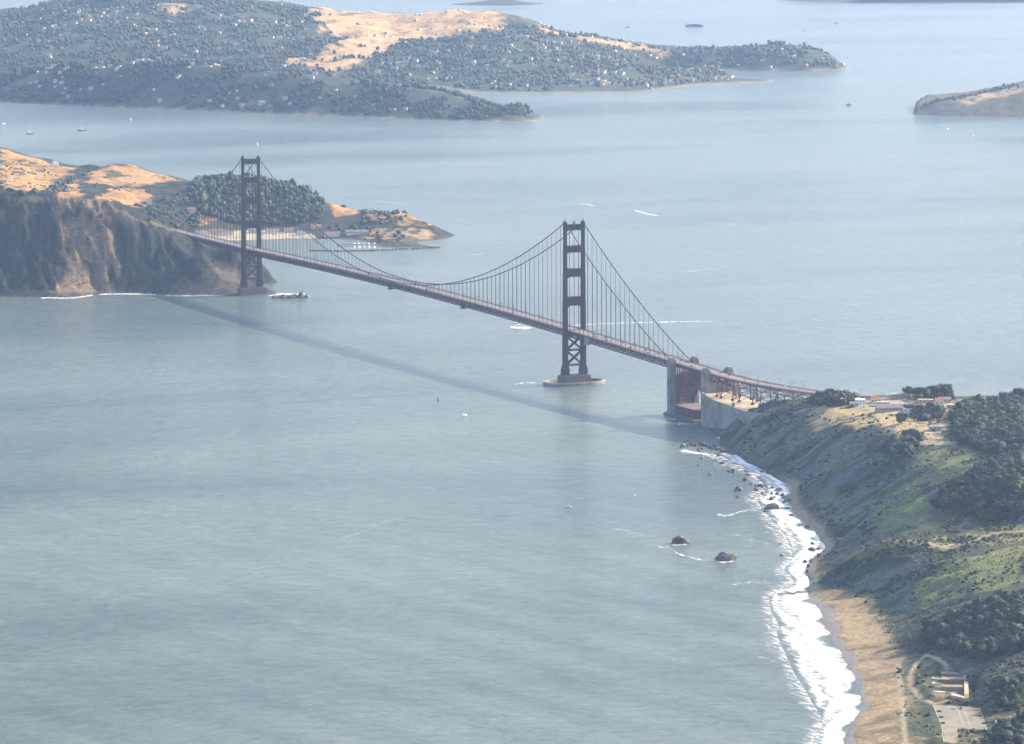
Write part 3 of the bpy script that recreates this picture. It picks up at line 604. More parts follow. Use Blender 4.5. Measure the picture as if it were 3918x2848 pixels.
# concrete pylons and the arch span between them, then the viaduct on steel bents
def pylon(y, x, zb, zt):
    mb = MB(); mb.box((x, y, (zb+zt)/2), (8.2, 11.0, zt-zb)); mb.box((x, y, (zb+zt)/2-2), (6.2, 12.6, zt-zb-4)).box((x, y, (zb+zt)/2-2), (9.4, 8.2, zt-zb-4))
    mb.box((x, y, zt+.9), (6.4, 8.4, 1.8)).box((x, y, zt+2.4), (4.4, 6.0, 1.4)); mb.box((x, y, zb+3), (10.6, 14, 6))
    return mb.build('pylon', M['concrete'], BR)
for y in (S1Y-6, S2Y):
    for x in (-16.8, 16.8): pylon(y, x, -2 if x < 0 else 2, deck_z(y)+4.2)
    MB().box((0, y, 26), (25.6, 6.5, 56)).build('pylon_wall', M['concrete'], BR)
for sgn in (-1, 1):
    A = MB(); y0, y1 = S1Y-12.5, S2Y+6.5; n = 12; x = sgn*11.5
    lo = [Vector((x, y0+(y1-y0)*k/n, 14 + 38*(1-((k-n/2)/(n/2))**2))) for k in range(n+1)]
    hi = [p+Vector((0, 0, 5.5)) for p in lo]
    for k in range(n):
        A.beam(lo[k], lo[k+1], 1.3, 1.6).beam(hi[k], hi[k+1], 1.3, 1.4).beam(lo[k], hi[k+1] if k % 2 else hi[k], .7).beam(hi[k], lo[k+1], .7)
    for k in range(n+1):
        t = Vector((x, hi[k].y, deck_z(hi[k].y)-2)); A.beam(hi[k], t, 1.0)
        if k < n:
            t2 = Vector((x, hi[k+1].y, deck_z(hi[k+1].y)-2)); A.beam(hi[k], t2, .6).beam(hi[k+1], t, .6); mid = hi[k].lerp(t, .5); A.beam(mid, hi[k+1].lerp(t2, .5), .5)
    A.build('arch_rib', M['steel_lit'], BR)
lat = MB()
for k in range(13):
    y = S1Y-12.5 + (S2Y-S1Y+19)*k/12; z = 14 + 38*(1-((k-6)/6)**2)
    for h in (0, 5.5): lat.beam((-11, y, z+h), (11, y, z+h), .8)
    lat.beam((-11, y, z+6), (11, y, deck_z(y)-3), .6).beam((11, y, z+6), (-11, y, deck_z(y)-3), .6)
lat.build('arch_bracing', M['steel_lit'], BR)
sweep(rect(-12.5, 12.5, -4.4, -.95), [p for p in PATH if S2Y-3 < p.y < S1Y-6]).build('arch_deck_girder', M['steel'], BR)
vi = [p for p in PATH if p.y < S2Y+8]
for sgn in (-1, 1):
    tr = MB()
    for i in range(len(vi)-1):
        p, q = vi[i], vi[i+1]; o = Vector((sgn*11.5, 0, 0))
        tr.beam(p+o-Vector((0, 0, 1.4)), q+o-Vector((0, 0, 1.4)), 1, 1).beam(p+o-Vector((0, 0, 7.6)), q+o-Vector((0, 0, 7.6)), .9, .9)
        tr.beam(p+o-Vector((0, 0, 1.4)), p+o-Vector((0, 0, 7.6)), .5); a_, b_ = (1.4, 7.6) if i % 2 else (7.6, 1.4)
        tr.beam(p+o-Vector((0, 0, a_)), q+o-Vector((0, 0, b_)), .6)
    tr.build('viaduct_truss', M['steel_lit'], BR)
def bent(ya, yb, zb):
    mb = MB(); C4 = []
    for y in (ya, yb):
        for sg in (-1, 1):
            t = Vector((deck_x(y)+sg*11.5, y, deck_z(y)-7.6)); b = Vector((deck_x(y)+sg*13.5, y, zb)); mb.beam(b, t, 1.1); C4.append((b, t)); mb.box((b.x, b.y, zb), (3, 3, 3))
    nl = max(1, int((C4[0][1].z-zb)/8.5))
    for i, j in ((0, 1), (2, 3), (0, 2), (1, 3)):
        for k in range(nl):
            a0, a1 = C4[i][0].lerp(C4[i][1], k/nl), C4[i][0].lerp(C4[i][1], (k+1)/nl); b0, b1 = C4[j][0].lerp(C4[j][1], k/nl), C4[j][0].lerp(C4[j][1], (k+1)/nl)
            mb.beam(a0, b1, .5).beam(b0, a1, .5).beam(a1, b1, .6)
    mb.build('viaduct_bent', M['steel_lit'], BR)
for ya, yb in ((-478, -490), (-520, -536), (-566, -582), (-612, -628), (-664, -680)):
    ym = (ya+yb)/2; zb = float(CO.h(deck_x(ym), ym)); zb = max(zb, 40.0 if ym > -600 else 0); bent(ya, yb, min(zb, deck_z(ym)-10)-.5)
# anchorage block under the viaduct: curved concrete wall with a lit flat roof
AB = empty('anchorage', parent=BR)
wl_ = [(-26, -458), (-30, -480), (-33, -520), (-36, -560), (-38, -600), (-37, -640), (-30, -668)]
tops = [44, 41, 38.5, 37.5, 37, 37.5, 38]
aw = MB()
for i in range(len(wl_)-1):
    (x0, y0), (x1, y1) = wl_[i], wl_[i+1]; z0, z1 = tops[i], tops[i+1]
    aw.add([(x0, y0, -3), (x1, y1, -3), (x1, y1, z1), (x0, y0, z0), (x0+2.2, y0, -3), (x1+2.2, y1, -3), (x1+2.2, y1, z1), (x0+2.2, y0, z0)],
           [(0, 1, 2, 3), (7, 6, 5, 4), (3, 2, 6, 7), (0, 4, 5, 1), (1, 5, 6, 2), (0, 3, 7, 4)])
aw.build('anchorage_wall', M['concrete'], AB)
rf = MB(); rf.add([(x+2.2, y, t-2.5) for (x, y), t in zip(wl_, tops)] + [(22, y, t-2.5) for (x, y), t in zip(wl_, tops)], [(i, i+1, 8+i, 7+i) for i in range(6)])
rf.build('anchorage_roof', M['pale'], AB)
for (x, y) in ((-24, -548), (-20, -600), (-26, -618)): MB().box((x, y, 37.5), (3, 3, 4)).build('roof_vent', M['concrete'], AB)
MB().box((-2, NEND+14, 55), (34, 30, 38)).box((-2, NEND+14, 73.4), (36, 32, 1.2)).build('north_anchorage', M['concrete'], BR)
# brick fort below the arch
FO = empty('brick_fort', (0, -396, 0)); tag(FO, 'low red brick fort tucked under the arch between the two concrete pylons', 'fort')
fo = MB(); fo.box((3, 0, 8.5), (46, 62, 13)); fo.build('casemate_wall', M['brick'], FO)
MB().box((3, 0, 15.4), (48, 64, .8)).build('parapet', M['pier'], FO); MB().box((3, 0, 2), (60, 84, 2.2)).build('sea_wall', M['pier'], FO)  # fort top takes the darkened concrete, painting the shade under the deck
for r in range(2):
    for k in range(9): MB().box((-20.2, -26+k*6.5, 6+r*5), (.5, 1.8, 2.4)).build('gun_port', M['dark'], FO)
    for k in range(6): MB().box((-13+k*6.5, -31.2, 6+r*5), (1.8, .5, 2.4)).build('gun_port', M['dark'], FO)
# ------------------------------------------------------------------ trees, scrub
def ico(sub=1):
    bm = bmesh.new(); bmesh.ops.create_icosphere(bm, subdivisions=sub, radius=1); V = np.array([v.co[:] for v in bm.verts]); F = np.array([[v.index for v in f.verts] for f in bm.faces]); bm.free(); return V, F
I1, I2, I3 = ico(1), ico(2), ico(3)
def crown_mesh(name, seed, h, r, kind):
    """lobes of foliage with loose leaf sprays round them, trunk end at z=0"""
    g = np.random.default_rng(seed); Vs = []; Fs = []; nb = 0
    nl = {'round': 15, 'flat': 15, 'tall': 14}[kind]
    for k in range(nl):
        t = g.random()*2*math.pi; q = math.sqrt(g.random())*r*.82
        if kind == 'tall': z = h*(.32+.6*k/nl); rr = r*(.58-.34*k/nl)*g.uniform(.6, 1.2); q *= 1-.8*k/nl
        elif kind == 'flat': z = h*g.uniform(.62, .9); rr = r*g.uniform(.2, .42)
        else: z = h*(g.uniform(.38, .84)-.15*(q/r)); rr = r*g.uniform(.22, .46)
        V = I2[0]*np.array((rr, rr, rr*g.uniform(.6, .9))); V = V*(1+.7*(g.random((len(V), 1))-.5)) + np.array((math.cos(t)*q, math.sin(t)*q, z))
        Vs.append(V); Fs.append(I2[1]+nb); nb += len(V)
        nq = 44; n = g.normal(size=(nq, 3)); n /= np.linalg.norm(n, axis=1)[:, None]
        c = V.mean(0) + n*np.array((rr, rr, rr*.8))*g.uniform(.9, 1.4, (nq, 1)); a = g.normal(size=(nq, 3)); b = g.normal(size=(nq, 3)); s_ = r*.12
        Q = np.stack([c, c+a*s_, c+b*s_], 1).reshape(-1, 3); Vs.append(Q); Fs.append(np.arange(nq*3).reshape(-1, 3)+nb); nb += nq*3
    return np_mesh(name, np.concatenate(Vs), np.concatenate(Fs), M['gum' if kind == 'tall' else 'leaf'])
def trunk_mesh(name, h, r, seed):
    g = random.Random(seed); mb = MB(); top = Vector((g.uniform(-.5, .5), g.uniform(-.5, .5), h*.62)); mb.tube([(0, 0, -1.5), (0, 0, h*.2), top], [r*.09, r*.07, r*.035], 7)
    for k in range(4):
        t = k*1.6+g.random(); mb.tube([Vector((0, 0, h*.22)).lerp(top, .2*k), (math.cos(t)*r*.5, math.sin(t)*r*.5, h*g.uniform(.5, .7))], [r*.04, r*.015], 5)
    return mb.mesh(name, M['trunk'])
TV = {}
for k, (kind, h, r) in enumerate((('round', 12, 7), ('round', 14, 7.5), ('flat', 13, 8), ('flat', 15, 8), ('tall', 19, 6), ('tall', 17, 6.5))):
    TV.setdefault(kind, []).append((crown_mesh('crown', 50+k, h, r, kind), trunk_mesh('trunk', h, r, k)))
def tree(name, x, y, z, kind, s, label, group):
    cm, tm = random.choice(TV[kind]); e = empty(name, (x, y, z), random.uniform(0, 6.28)); e.scale = (s*random.uniform(.9, 1.15), s*random.uniform(.9, 1.15), s*random.uniform(.85, 1.2))
    link('crown', cm, e); link('trunk', tm, e); tag(e, label, 'tree', group); return e
def blobs(name, pts, sx, sz, material, label, base=I1, rough=.5, lift=.5, spray=0):
    """many crowns or shrubs that read as one mass, joined"""
    n = len(pts); V0, F0 = base; k = len(V0); g = rng
    S = g.uniform(*sx, n); H = S*g.uniform(*sz, n); rot = g.uniform(0, 6.28, n)
    J = 1+rough*(g.random((n, k, 1))-.5); P = V0[None]*J
    X = P[..., 0]*S[:, None]; Y = P[..., 1]*S[:, None]*g.uniform(.75, 1.25, (n, 1)); Zz = P[..., 2]*H[:, None] + H[:, None]*lift
    c, s_ = np.cos(rot)[:, None], np.sin(rot)[:, None]; p = np.asarray(pts)
    V = np.stack([X*c-Y*s_ + p[:, 0:1], X*s_+Y*c + p[:, 1:2], Zz + p[:, 2:3]], -1).reshape(-1, 3)
    F = (F0[None] + (np.arange(n)*k)[:, None, None]).reshape(-1, 3)
    if spray:
        m = n*spray; i = np.repeat(np.arange(n), spray); d = g.normal(size=(m, 3)); d /= np.linalg.norm(d, axis=1)[:, None]; d[:, 2] = np.abs(d[:, 2])*.9
        cc = p[i] + d*np.stack([S[i], S[i], H[i]], 1)*g.uniform(.85, 1.3, (m, 1)) + np.stack([0*S[i], 0*S[i], H[i]*lift], 1); s3 = (S[i]*.24)[:, None]
        Q = np.stack([cc, cc+g.normal(size=(m, 3))*s3, cc+g.normal(size=(m, 3))*s3], 1).reshape(-1, 3)
        F = np.concatenate([F, np.arange(m*3).reshape(-1, 3)+len(V)]); V = np.concatenate([V, Q])
    return tag(link(name, np_mesh(name, V, F, material)), label, kind='stuff')
def scatter(L, P, spacing, jit=.45):
    """places inside a pixel outline laid on the ground, about one per spacing"""
    W = np.array(L.poly(P)); x0, y0 = W.min(0); x1, y1 = W.max(0)
    gx, gy = np.meshgrid(np.arange(x0, x1, spacing), np.arange(y0, y1, spacing)); gx = gx.ravel()+rng.uniform(-jit, jit, gx.size)*spacing; gy = gy.ravel()+rng.uniform(-jit, jit, gy.size)*spacing
    k = inpoly(gx, gy, [tuple(w) for w in W]); gx, gy = gx[k], gy[k]; z = L.h(gx, gy); k = z > .8
    return np.stack([gx, gy, z], 1)[k]
def pix(p):
    q = np.array(p)-CAM; z = q@_d; return ((IW/2+FPX*(q@_r)/z)/KPX, (IH/2-FPX*(q@_u)/z)/KPX)
groves = [('round', [(2112,925),(2135,905),(2200,898),(2268,890),(2268,1010),(2200,1010),(2130,985),(2108,960)], 7.5, .95, 'dark broad cypress in the grove right of the plateau yard', 'cypresses of the grove beside the plateau'),
          ('round', [(2130,1075),(2190,1030),(2268,1015),(2268,1150),(2180,1160),(2070,1130),(2080,1100)], 8, .85, 'dark bushy tree in the shaded hollow above the coast ridge', 'trees in the shaded hollow'),
          ('flat', [(1800,884),(1830,880),(1890,884),(1893,897),(1850,903),(1800,900)], 9, .62, 'low dark tree in the clump at the bridge landing', 'trees in the clump at the bridge landing'),
          ('round', [(2012,912),(2050,908),(2085,914),(2084,930),(2040,934),(2014,930)], 10, .75, 'dark tree in the thicket in the middle of the plateau yard', 'trees of the thicket in the yard'),
          ('flat', [(2004,881),(2070,878),(2105,884),(2100,889),(2010,888)], 11, .72, 'wide tree on the far rim of the plateau against the water', 'trees on the far rim of the plateau'),
          ('round', [(2060,1390),(2180,1350),(2268,1310),(2268,1440),(2165,1470),(2150,1455),(2070,1438),(2035,1420)], 8, .62, 'dark tree on the shaded slope behind the old gun battery', 'trees on the slope above the gun battery'),
          ('round', [(2195,1535),(2268,1500),(2268,1600),(2220,1570)], 9.5, .62, 'dark tree at the right edge beside the car park', 'trees beside the car park'),
          ('round', [(2205,1618),(2268,1600),(2268,1649),(2200,1649)], 9.5, .6, 'dark tree below the car park at the bottom right corner', 'trees in the bottom right corner'),
          ('round', [(1950,990),(2030,965),(2050,1000),(1990,1030)], 11, .45, 'small dark tree on the edge of the shaded bluff', 'small trees on the bluff edge')]
cand = []; rest = []
lotW, batW = bl + bl[:1], batP
for gi, (kind, P, sp, s, lab, grp) in enumerate(groves):
    pts = scatter(CO, P, sp)
    for p in pts:
        if segdist(np.array(p[0]), np.array(p[1]), lotW) < 9 or inpoly(np.array([p[0]]), np.array([p[1]]), bl)[0] or inpoly(np.array([p[0]]), np.array([p[1]]), batW)[0]: continue
        u = pix(p); cand.append((np.hypot(*(p[:2]-CAM[:2])) + rng.uniform(0, 900), gi, p, s*rng.uniform(.75, 1.25), u[0] < 2290))
seen = sorted([c for c in cand if c[4]], key=lambda c: c[0]); keep = []; quota = {0: 55, 1: 38, 2: 14, 3: 14, 4: 14, 5: 40, 6: 12, 7: 12, 8: 8}
for c in seen:
    if quota[c[1]] > 0: quota[c[1]] -= 1; keep.append(c)
    else: rest.append(c)
for _, gi, p, s, _v in keep:
    kind, GP, _, _, lab, grp = groves[gi]; u_, v_ = pix(p); us = [q[0] for q in GP]; vs_ = [q[1] for q in GP]
    lab = lab + ', ' + ['left end', 'left middle', 'right middle', 'right end'][min(3, max(0, int(4*(u_-min(us))/(max(us)-min(us)))))] + ' ' + ['rear', 'centre', 'front'][min(2, max(0, int(3*(v_-min(vs_))/(max(vs_)-min(vs_)))))]; grp = grp + ' ' + lab.split(', ')[-1]
    tree('cypress_tree' if kind == 'round' else 'pine_tree', p[0], p[1], p[2], kind, s, lab, grp)
blobs('coast_wood', np.array([c[2] for c in rest]) + np.array([[0, 0, 3.0]]), (2.2, 7.0), (.6, 1.2), M['leaf'], 'mass of dark evergreen crowns filling the groves on the bluff', I2, .9, .35, 36)
for (u, v, kind, s, lab) in ((1997, 940, 'round', .95, 'single round dark tree standing alone at the seaward edge of the yard'), (2088, 884, 'flat', 1.25, 'tall tree with a split flat crown on the rim of the plateau'),
                             (2106, 889, 'round', .7, 'smaller round tree right of the tall split crowned tree'), (2225, 896, 'flat', .9, 'leaning flat topped tree at the right end of the skyline'), (2262, 893, 'flat', 1.1, 'tall flat topped tree at the right edge of the skyline'),
                             (1943, 886, 'flat', .4, 'low wind bent tree beside the plateau buildings')):
    h = CO.hit(u, v); tree('cypress_tree' if kind == 'round' else 'pine_tree', h[0], h[1], float(CO.h(*h)), kind, s, lab, None)
# scrub on the near slopes
sx = rng.uniform(-760, 330, 70000); sy = rng.uniform(-2480, -560, 70000); sz_ = CO.h(sx, sy)
gq = np.stack([sx, sy, sz_], 1) - CAM; dz = gq@_d; su = (IW/2+FPX*(gq@_r)/dz)/KPX; sv = (IH/2-FPX*(gq@_u)/dz)/KPX
dens = fbm(sx/60, sy/60, 11, 5)*.6 + fbm(sx/20, sy/20, 77, 3)*.4
ok = (sz_ > 7) & (su > 1500) & (su < 2290) & (sv > 880) & (sv < 1670) & (dens + rng.uniform(-.12, .12, len(sx)) > .47) & ~inpoly(sx, sy, bl) & (segdist(sx, sy, lotW) > 3) & ~inpoly(sx, sy, batP)
for tr in ([(2015,1500),(2018,1525),(2040,1545),(2066,1560),(2120,1548)], [(2015,1500),(2030,1470),(2052,1452),(2075,1462)], [(2268,1178),(2200,1182),(2160,1198),(2110,1215),(2060,1205)], [(1900,893),(2110,898)]): ok &= segdist(sx, sy, CO.poly(tr)) > 4
yard = CO.poly([(1890,882),(2110,884),(2110,912),(2000,905),(1950,915),(1900,905)]); ok &= ~inpoly(sx, sy, yard); dryp = CO.poly([(1800,900),(1870,885),(2110,885),(2105,985),(1985,970),(1880,950)]); ok &= ~(inpoly(sx, sy, dryp) & (rng.random(len(sx)) < .7))
spts = np.stack([sx, sy, sz_], 1)[ok]; half = fbm(spts[:, 0]/26, spts[:, 1]/26, 88, 3) + rng.uniform(-.08, .08, len(spts)) < .56
blobs('coastal_scrub', spts[half], (.6, 1.7), (.45, .75), M['scrub'], 'low grey green scrub over the coastal slopes', I1, .6, .25)
blobs('dark_brush', spts[~half], (1.0, 2.8), (.55, .9), M['leaf'], 'darker brush in patches over the coastal slopes', I1, .6, .3)
# wooded hill behind the far tower
gumP = [(432,408),(470,398),(560,396),(640,414),(705,440),(720,455),(705,492),(640,500),(560,500),(500,492),(440,470),(420,430)]
gp = scatter(HE, gumP, 10.5); gv = [(pix(p), p) for p in gp]; rng.shuffle(gp)
order = sorted(range(len(gp)), key=lambda i: np.hypot(*(gp[i][:2]-CAM[:2])) + rng.uniform(0, 500))
def gum_label(p):
    u, v = pix(p); a = 'left of the far tower' if u < 530 else 'behind the far tower' if u < 585 else 'right of the far tower' if u < 645 else 'at its right end'
    b = 'low down' if v > 470 else 'halfway up' if v > 435 else 'near the crest'
    return f'tall grey green tree {b} on the wooded hill {a}', f'tall trees {b} on the wooded hill {a}'
for i in order[:90]: tree('gum_tree', *gp[i], 'tall', random.uniform(.4, .88), *gum_label(gp[i]))
blobs('hill_wood', gp[order[90:]] + np.array([[0, 0, 3.0]]), (2.2, 6.8), (.7, 1.5), M['gum'], 'grey green wood covering the hill behind the far tower', I2, .9, .3, 26)
for P, sp in (([(745,450),(760,447),(775,452),(760,470)], 11), ([(790,462),(860,470),(900,480),(880,500),(800,500)], 17), ([(700,495),(830,505),(930,530),(860,540),(740,520)], 22), ([(190,385),(160,400),(100,425),(60,430),(110,410)], 16), ([(380,430),(440,430),(440,500),(330,470)], 17), ([(0,400),(60,428),(110,436),(0,432)], 17), ([(300,450),(420,480),(440,505),(350,490)], 19)):
    q = scatter(HE, P, sp)
    if len(q): blobs('hillside_brush', q, (2.5, 5.5), (.6, 1.0), M['gum'], 'dark brush and small trees in the folds of the golden hills', I2, .55, .4, 8)
hb = np.stack([rng.uniform(-900, 300, 9000), rng.uniform(1250, 3000, 9000)], 1); hz = HE.h(hb[:, 0], hb[:, 1]); k = (hz > 12) & (fbm(hb[:, 0]/40, hb[:, 1]/40, 3, 3) > .52)
blobs('headland_scrub', np.stack([hb[k, 0], hb[k, 1], hz[k]], 1), (.9, 2.6), (.5, .8), M['leaf'], 'low dark scrub over the headland', I1, .6, .3)

# ------------------------------------------------------------------ far shore: houses and woods
def house_mesh(w, d, h, wall, roof, flat=False):
    mb = MB(); mb.box((0, 0, h/2-3), (w, d, h+6)); mb.k = 1
    if flat: mb.box((0, 0, h+.25), (w+.6, d+.6, .5))
    else: mb.add([(-w/2-.5, -d/2-.5, h), (w/2+.5, -d/2-.5, h), (w/2+.5, d/2+.5, h), (-w/2-.5, d/2+.5, h), (-w/2-.5, 0, h+d*.3), (w/2+.5, 0, h+d*.3)], [(0, 1, 5, 4), (2, 3, 4, 5), (0, 4, 3), (1, 2, 5), (3, 2, 1, 0)])
    mb.k = 2
    for r in range(max(1, int(h//3.2))):
        for k in range(int(w//4)):
            for s_ in (-1, 1): mb.box((-w/2+2.2+k*4, s_*(d/2+.03), 1.8+r*3.2), (1.6, .12, 1.5))
    return mb.mesh('house', [M[wall], M[roof], M['dark']])
HM = [(house_mesh(13, 9, 6.5, 'wallw', 'greyroof'), 'white'), (house_mesh(16, 10, 7, 'cream', 'redroof'), 'cream'), (house_mesh(12, 10, 6.5, 'wallw', 'wallw', True), 'white'), (house_mesh(18, 10, 6.5, 'tan', 'greyroof'), 'tan'), (house_mesh(11, 9, 7, 'wallw', 'redroof'), 'white')]
WHERE = {'ridge': 'wooded island ridge', 'hill': 'long far hill', 'shore': 'low far shore'}
SPAN = {'ridge': (20, 1040), 'hill': (20, 1480), 'shore': (1120, 1690)}; HIGH = {'ridge': 60, 'hill': 130, 'shore': 60}
HP = []
def put_houses(P, n, where, cl=6):
    W = np.array(FA.poly(P)); tries = 0; got = 0; pl = [tuple(w) for w in W]
    while got < n and tries < n*60:
        tries += 1; x, y = rng.uniform(W[:, 0].min(), W[:, 0].max()), rng.uniform(W[:, 1].min(), W[:, 1].max())
        if not inpoly(np.array([x]), np.array([y]), pl)[0] or fbm(x/120, y/120, 91, 2) < .45: continue
        z = float(FA.h(x, y))
        if z < 2 or any((x-a)**2+(y-b)**2 < 260 for a, b, _ in HP): continue
        me, colr = random.choice(HM); o = link('house', me, None, (x, y, z), random.uniform(-.6, .6)-YAW, random.uniform(.5, 1.0))
        t = (pix((x, y, z))[0]-SPAN[where][0])/(SPAN[where][1]-SPAN[where][0]); pos = ['toward the left end', 'left of the middle', 'right of the middle', 'toward the right end'][min(3, max(0, int(t*4)))]; lev = ['low down', 'halfway up', 'high up'][min(2, int(z/HIGH[where]*3))]
        lab = f'small {colr} house among trees {lev} on the {WHERE[where]}, {pos}'; tag(o, lab, 'house', lab[6:]); HP.append((x, y, z)); got += 1
put_houses([(20,150),(300,135),(600,165),(900,190),(1000,210),(1040,240),(900,255),(500,240),(60,220)], 62, 'ridge')
put_houses([(20,60),(300,30),(680,40),(700,100),(720,170),(500,150),(100,130)], 75, 'hill')
put_houses([(880,110),(1000,90),(1250,85),(1420,105),(1480,130),(1300,150),(1000,160),(820,165)], 75, 'hill')
put_houses([(1120,180),(1300,160),(1500,150),(1600,168),(1690,178),(1500,190),(1420,202),(1150,202)], 75, 'shore')
HPa = np.array(HP)
def woods(name, P, sp, label):
    W = np.array(FA.poly(P)); pl = [tuple(w) for w in W]; n = int((np.ptp(W[:, 0])*np.ptp(W[:, 1]))/sp**2); x = rng.uniform(W[:, 0].min(), W[:, 0].max(), n); y = rng.uniform(W[:, 1].min(), W[:, 1].max(), n)
    z = FA.h(x, y); i = np.clip(((fr(x, y)[0]-FA.a[0])/FA.da).round().astype(int), 0, len(FA.a)-1); j = np.clip(((fr(x, y)[1]-FA.b[0])/FA.db).round().astype(int), 0, len(FA.b)-1)
    k = inpoly(x, y, pl) & (z > 3) & (FA.C[i, j, 0] < .16) & (fbm(x/70, y/70, 51, 3) > .40)
    x, y, z = x[k], y[k], z[k]; c0, s0 = math.cos(YAW), math.sin(YAW)
    dx, dy = x[:, None]-HPa[None, :, 0], y[:, None]-HPa[None, :, 1]; ah = -(dx*s0+dy*c0); asd = np.abs(dx*c0-dy*s0)
    blk = ((ah > -8) & (ah < 42) & (asd < 9)).any(1); q = np.stack([x, y, z+1.0], 1)[~blk]
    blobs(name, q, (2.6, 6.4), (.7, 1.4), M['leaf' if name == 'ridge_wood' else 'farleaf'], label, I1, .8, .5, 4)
woods('ridge_wood', [(-60,158),(120,147),(330,135),(600,160),(900,192),(1060,223),(1135,233),(1184,262),(1050,268),(600,250),(0,225)], 11.5, 'dark wood covering the island ridge')
hs = np.stack([rng.uniform(1200, 4300, 9000), rng.uniform(5600, 9000, 9000)], 1); hz = FA.h(hs[:, 0], hs[:, 1]); k = (hz > 6) & (fbm(hs[:, 0]/160, hs[:, 1]/160, 93, 3) > .57)
bx = np.array([(-1,-1,0),(1,-1,0),(1,1,0),(-1,1,0),(-1,-1,1),(1,-1,1),(1,1,1),(-1,1,1)], float); bf = np.array([(4,5,6),(4,6,7),(0,1,5),(0,5,4),(1,2,6),(1,6,5),(2,3,7),(2,7,6),(3,0,4),(3,4,7)])
blobs('far_houses', np.stack([hs[k, 0], hs[k, 1], hz[k]-1], 1)[:520], (2.5, 5.0), (1.2, 1.7), M['tan'], 'tiny pale house fronts scattered over the far hill', (bx, bf), 0, 0)
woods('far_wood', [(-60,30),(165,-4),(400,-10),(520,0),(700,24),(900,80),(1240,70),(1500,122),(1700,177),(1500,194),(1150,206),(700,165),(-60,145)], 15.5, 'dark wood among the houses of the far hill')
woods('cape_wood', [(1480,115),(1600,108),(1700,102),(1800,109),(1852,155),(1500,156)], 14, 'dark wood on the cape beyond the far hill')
q = scatter(AI, [(2035,245),(2062,228),(2150,212),(2200,195),(2268,188),(2268,196),(2200,203),(2100,225)], 15); blobs('island_brush', q, (3, 6), (.6, 1), M['leaf'], 'dark brush along the crest of the brown island', I1, .6, .4, 2)

# ------------------------------------------------------------------ surf and foam
def foam_mat():
    m, n, l, p = nt('surf_foam'); p.inputs['Base Color'].default_value = (.86, .85, .82, 1); p.inputs['Roughness'].default_value = .9
    a = n.new('ShaderNodeAttribute'); a.attribute_name = 'foam_cover'; g = n.new('ShaderNodeNewGeometry'); t = n.new('ShaderNodeTexNoise'); t.inputs['Scale'].default_value = .12; t.inputs['Detail'].default_value = 7; t.inputs['Roughness'].default_value = .68
    mp = n.new('ShaderNodeMapping'); mp.inputs['Rotation'].default_value = (0, 0, YAW); mp.inputs['Scale'].default_value = (1.5, .55, 1); l.new(g.outputs['Position'], mp.inputs['Vector']); l.new(mp.outputs[0], t.inputs['Vector'])
    ad = n.new('ShaderNodeMath'); ad.operation = 'ADD'; l.new(a.outputs['Fac'], ad.inputs[0]); l.new(t.outputs['Fac'], ad.inputs[1])
    mr = n.new('ShaderNodeMapRange'); mr.inputs[1].default_value = .91; mr.inputs[2].default_value = 1.30; l.new(ad.outputs[0], mr.inputs[0])
    l.new(mr.outputs[0], p.inputs['Alpha']); b = n.new('ShaderNodeBump'); b.inputs['Distance'].default_value = 1.0; b.inputs['Strength'].default_value = .5; l.new(t.outputs['Fac'], b.inputs['Height']); l.new(b.outputs[0], p.inputs['Normal'])
    return m
M['foam'] = foam_mat()
def strip(name, O, I, prof, label, z=.3, nt_=14, per=6):
    """a sheet of foam between an outer and an inner line, density profile across it"""
    def dens_(P):
        P = np.array(P, float); t = np.linspace(0, len(P)-1, (len(P)-1)*per+1); i = np.clip(t.astype(int), 0, len(P)-2); f = (t-i)[:, None]
        p0, p1, p2, p3 = P[np.clip(i-1, 0, None)], P[i], P[i+1], P[np.clip(i+2, None, len(P)-1)]
        return .5*((2*p1)+(-p0+p2)*f+(2*p0-5*p1+4*p2-p3)*f**2+(-p0+3*p1-3*p2+p3)*f**3)
    O, I = dens_(O), dens_(I); n = len(O); w_ = np.arange(n); amp = np.hypot(*(O-I).T)*.10*(name == 'surf'); I = I + np.stack([amp*(np.sin(w_*.61)+np.sin(w_*.27+1)+.6*np.sin(w_*1.3)), 0*w_], 1); V = np.zeros((n, nt_, 3)); D = np.zeros((n, nt_))
    for j in range(nt_):
        t = j/(nt_-1); q = O*(1-t)+I*t; V[:, j] = [at(a, b, 0) for a, b in q]; D[:, j] = np.interp(t, *prof) + (.075*np.cos(2*np.pi*(2.6*t + .9*np.sin(w_*.071+1) + .25*np.sin(w_*.23))) if name == 'surf' else 0)
    V[..., 2] = z; e = np.minimum(np.arange(n), np.arange(n)[::-1])/3.0; D *= np.clip(e, 0, 1)[:, None]
    idx = np.arange(n*nt_).reshape(n, nt_); F = np.stack([idx[:-1, :-1], idx[1:, :-1], idx[1:, 1:], idx[:-1, 1:]], -1).reshape(-1, 4)
    me = np_mesh(name, V.reshape(-1, 3), F, M['foam'], True); me.attributes.new('foam_cover', 'FLOAT', 'POINT').data.foreach_set('value', D.ravel().astype(np.float32))
    return tag(link(name, me), label, kind='stuff')
SO = [(1575,1000),(1612,1022),(1648,1040),(1676,1062),(1688,1083),(1672,1105),(1684,1130),(1706,1155),(1728,1180),(1744,1210),(1748,1235),(1732,1260),(1750,1290),(1704,1318),(1700,1350),(1718,1385),(1716,1410),(1734,1450),(1752,1490),(1778,1530),(1794,1560),(1812,1590),(1800,1630),(1788,1668),(1780,1700)]
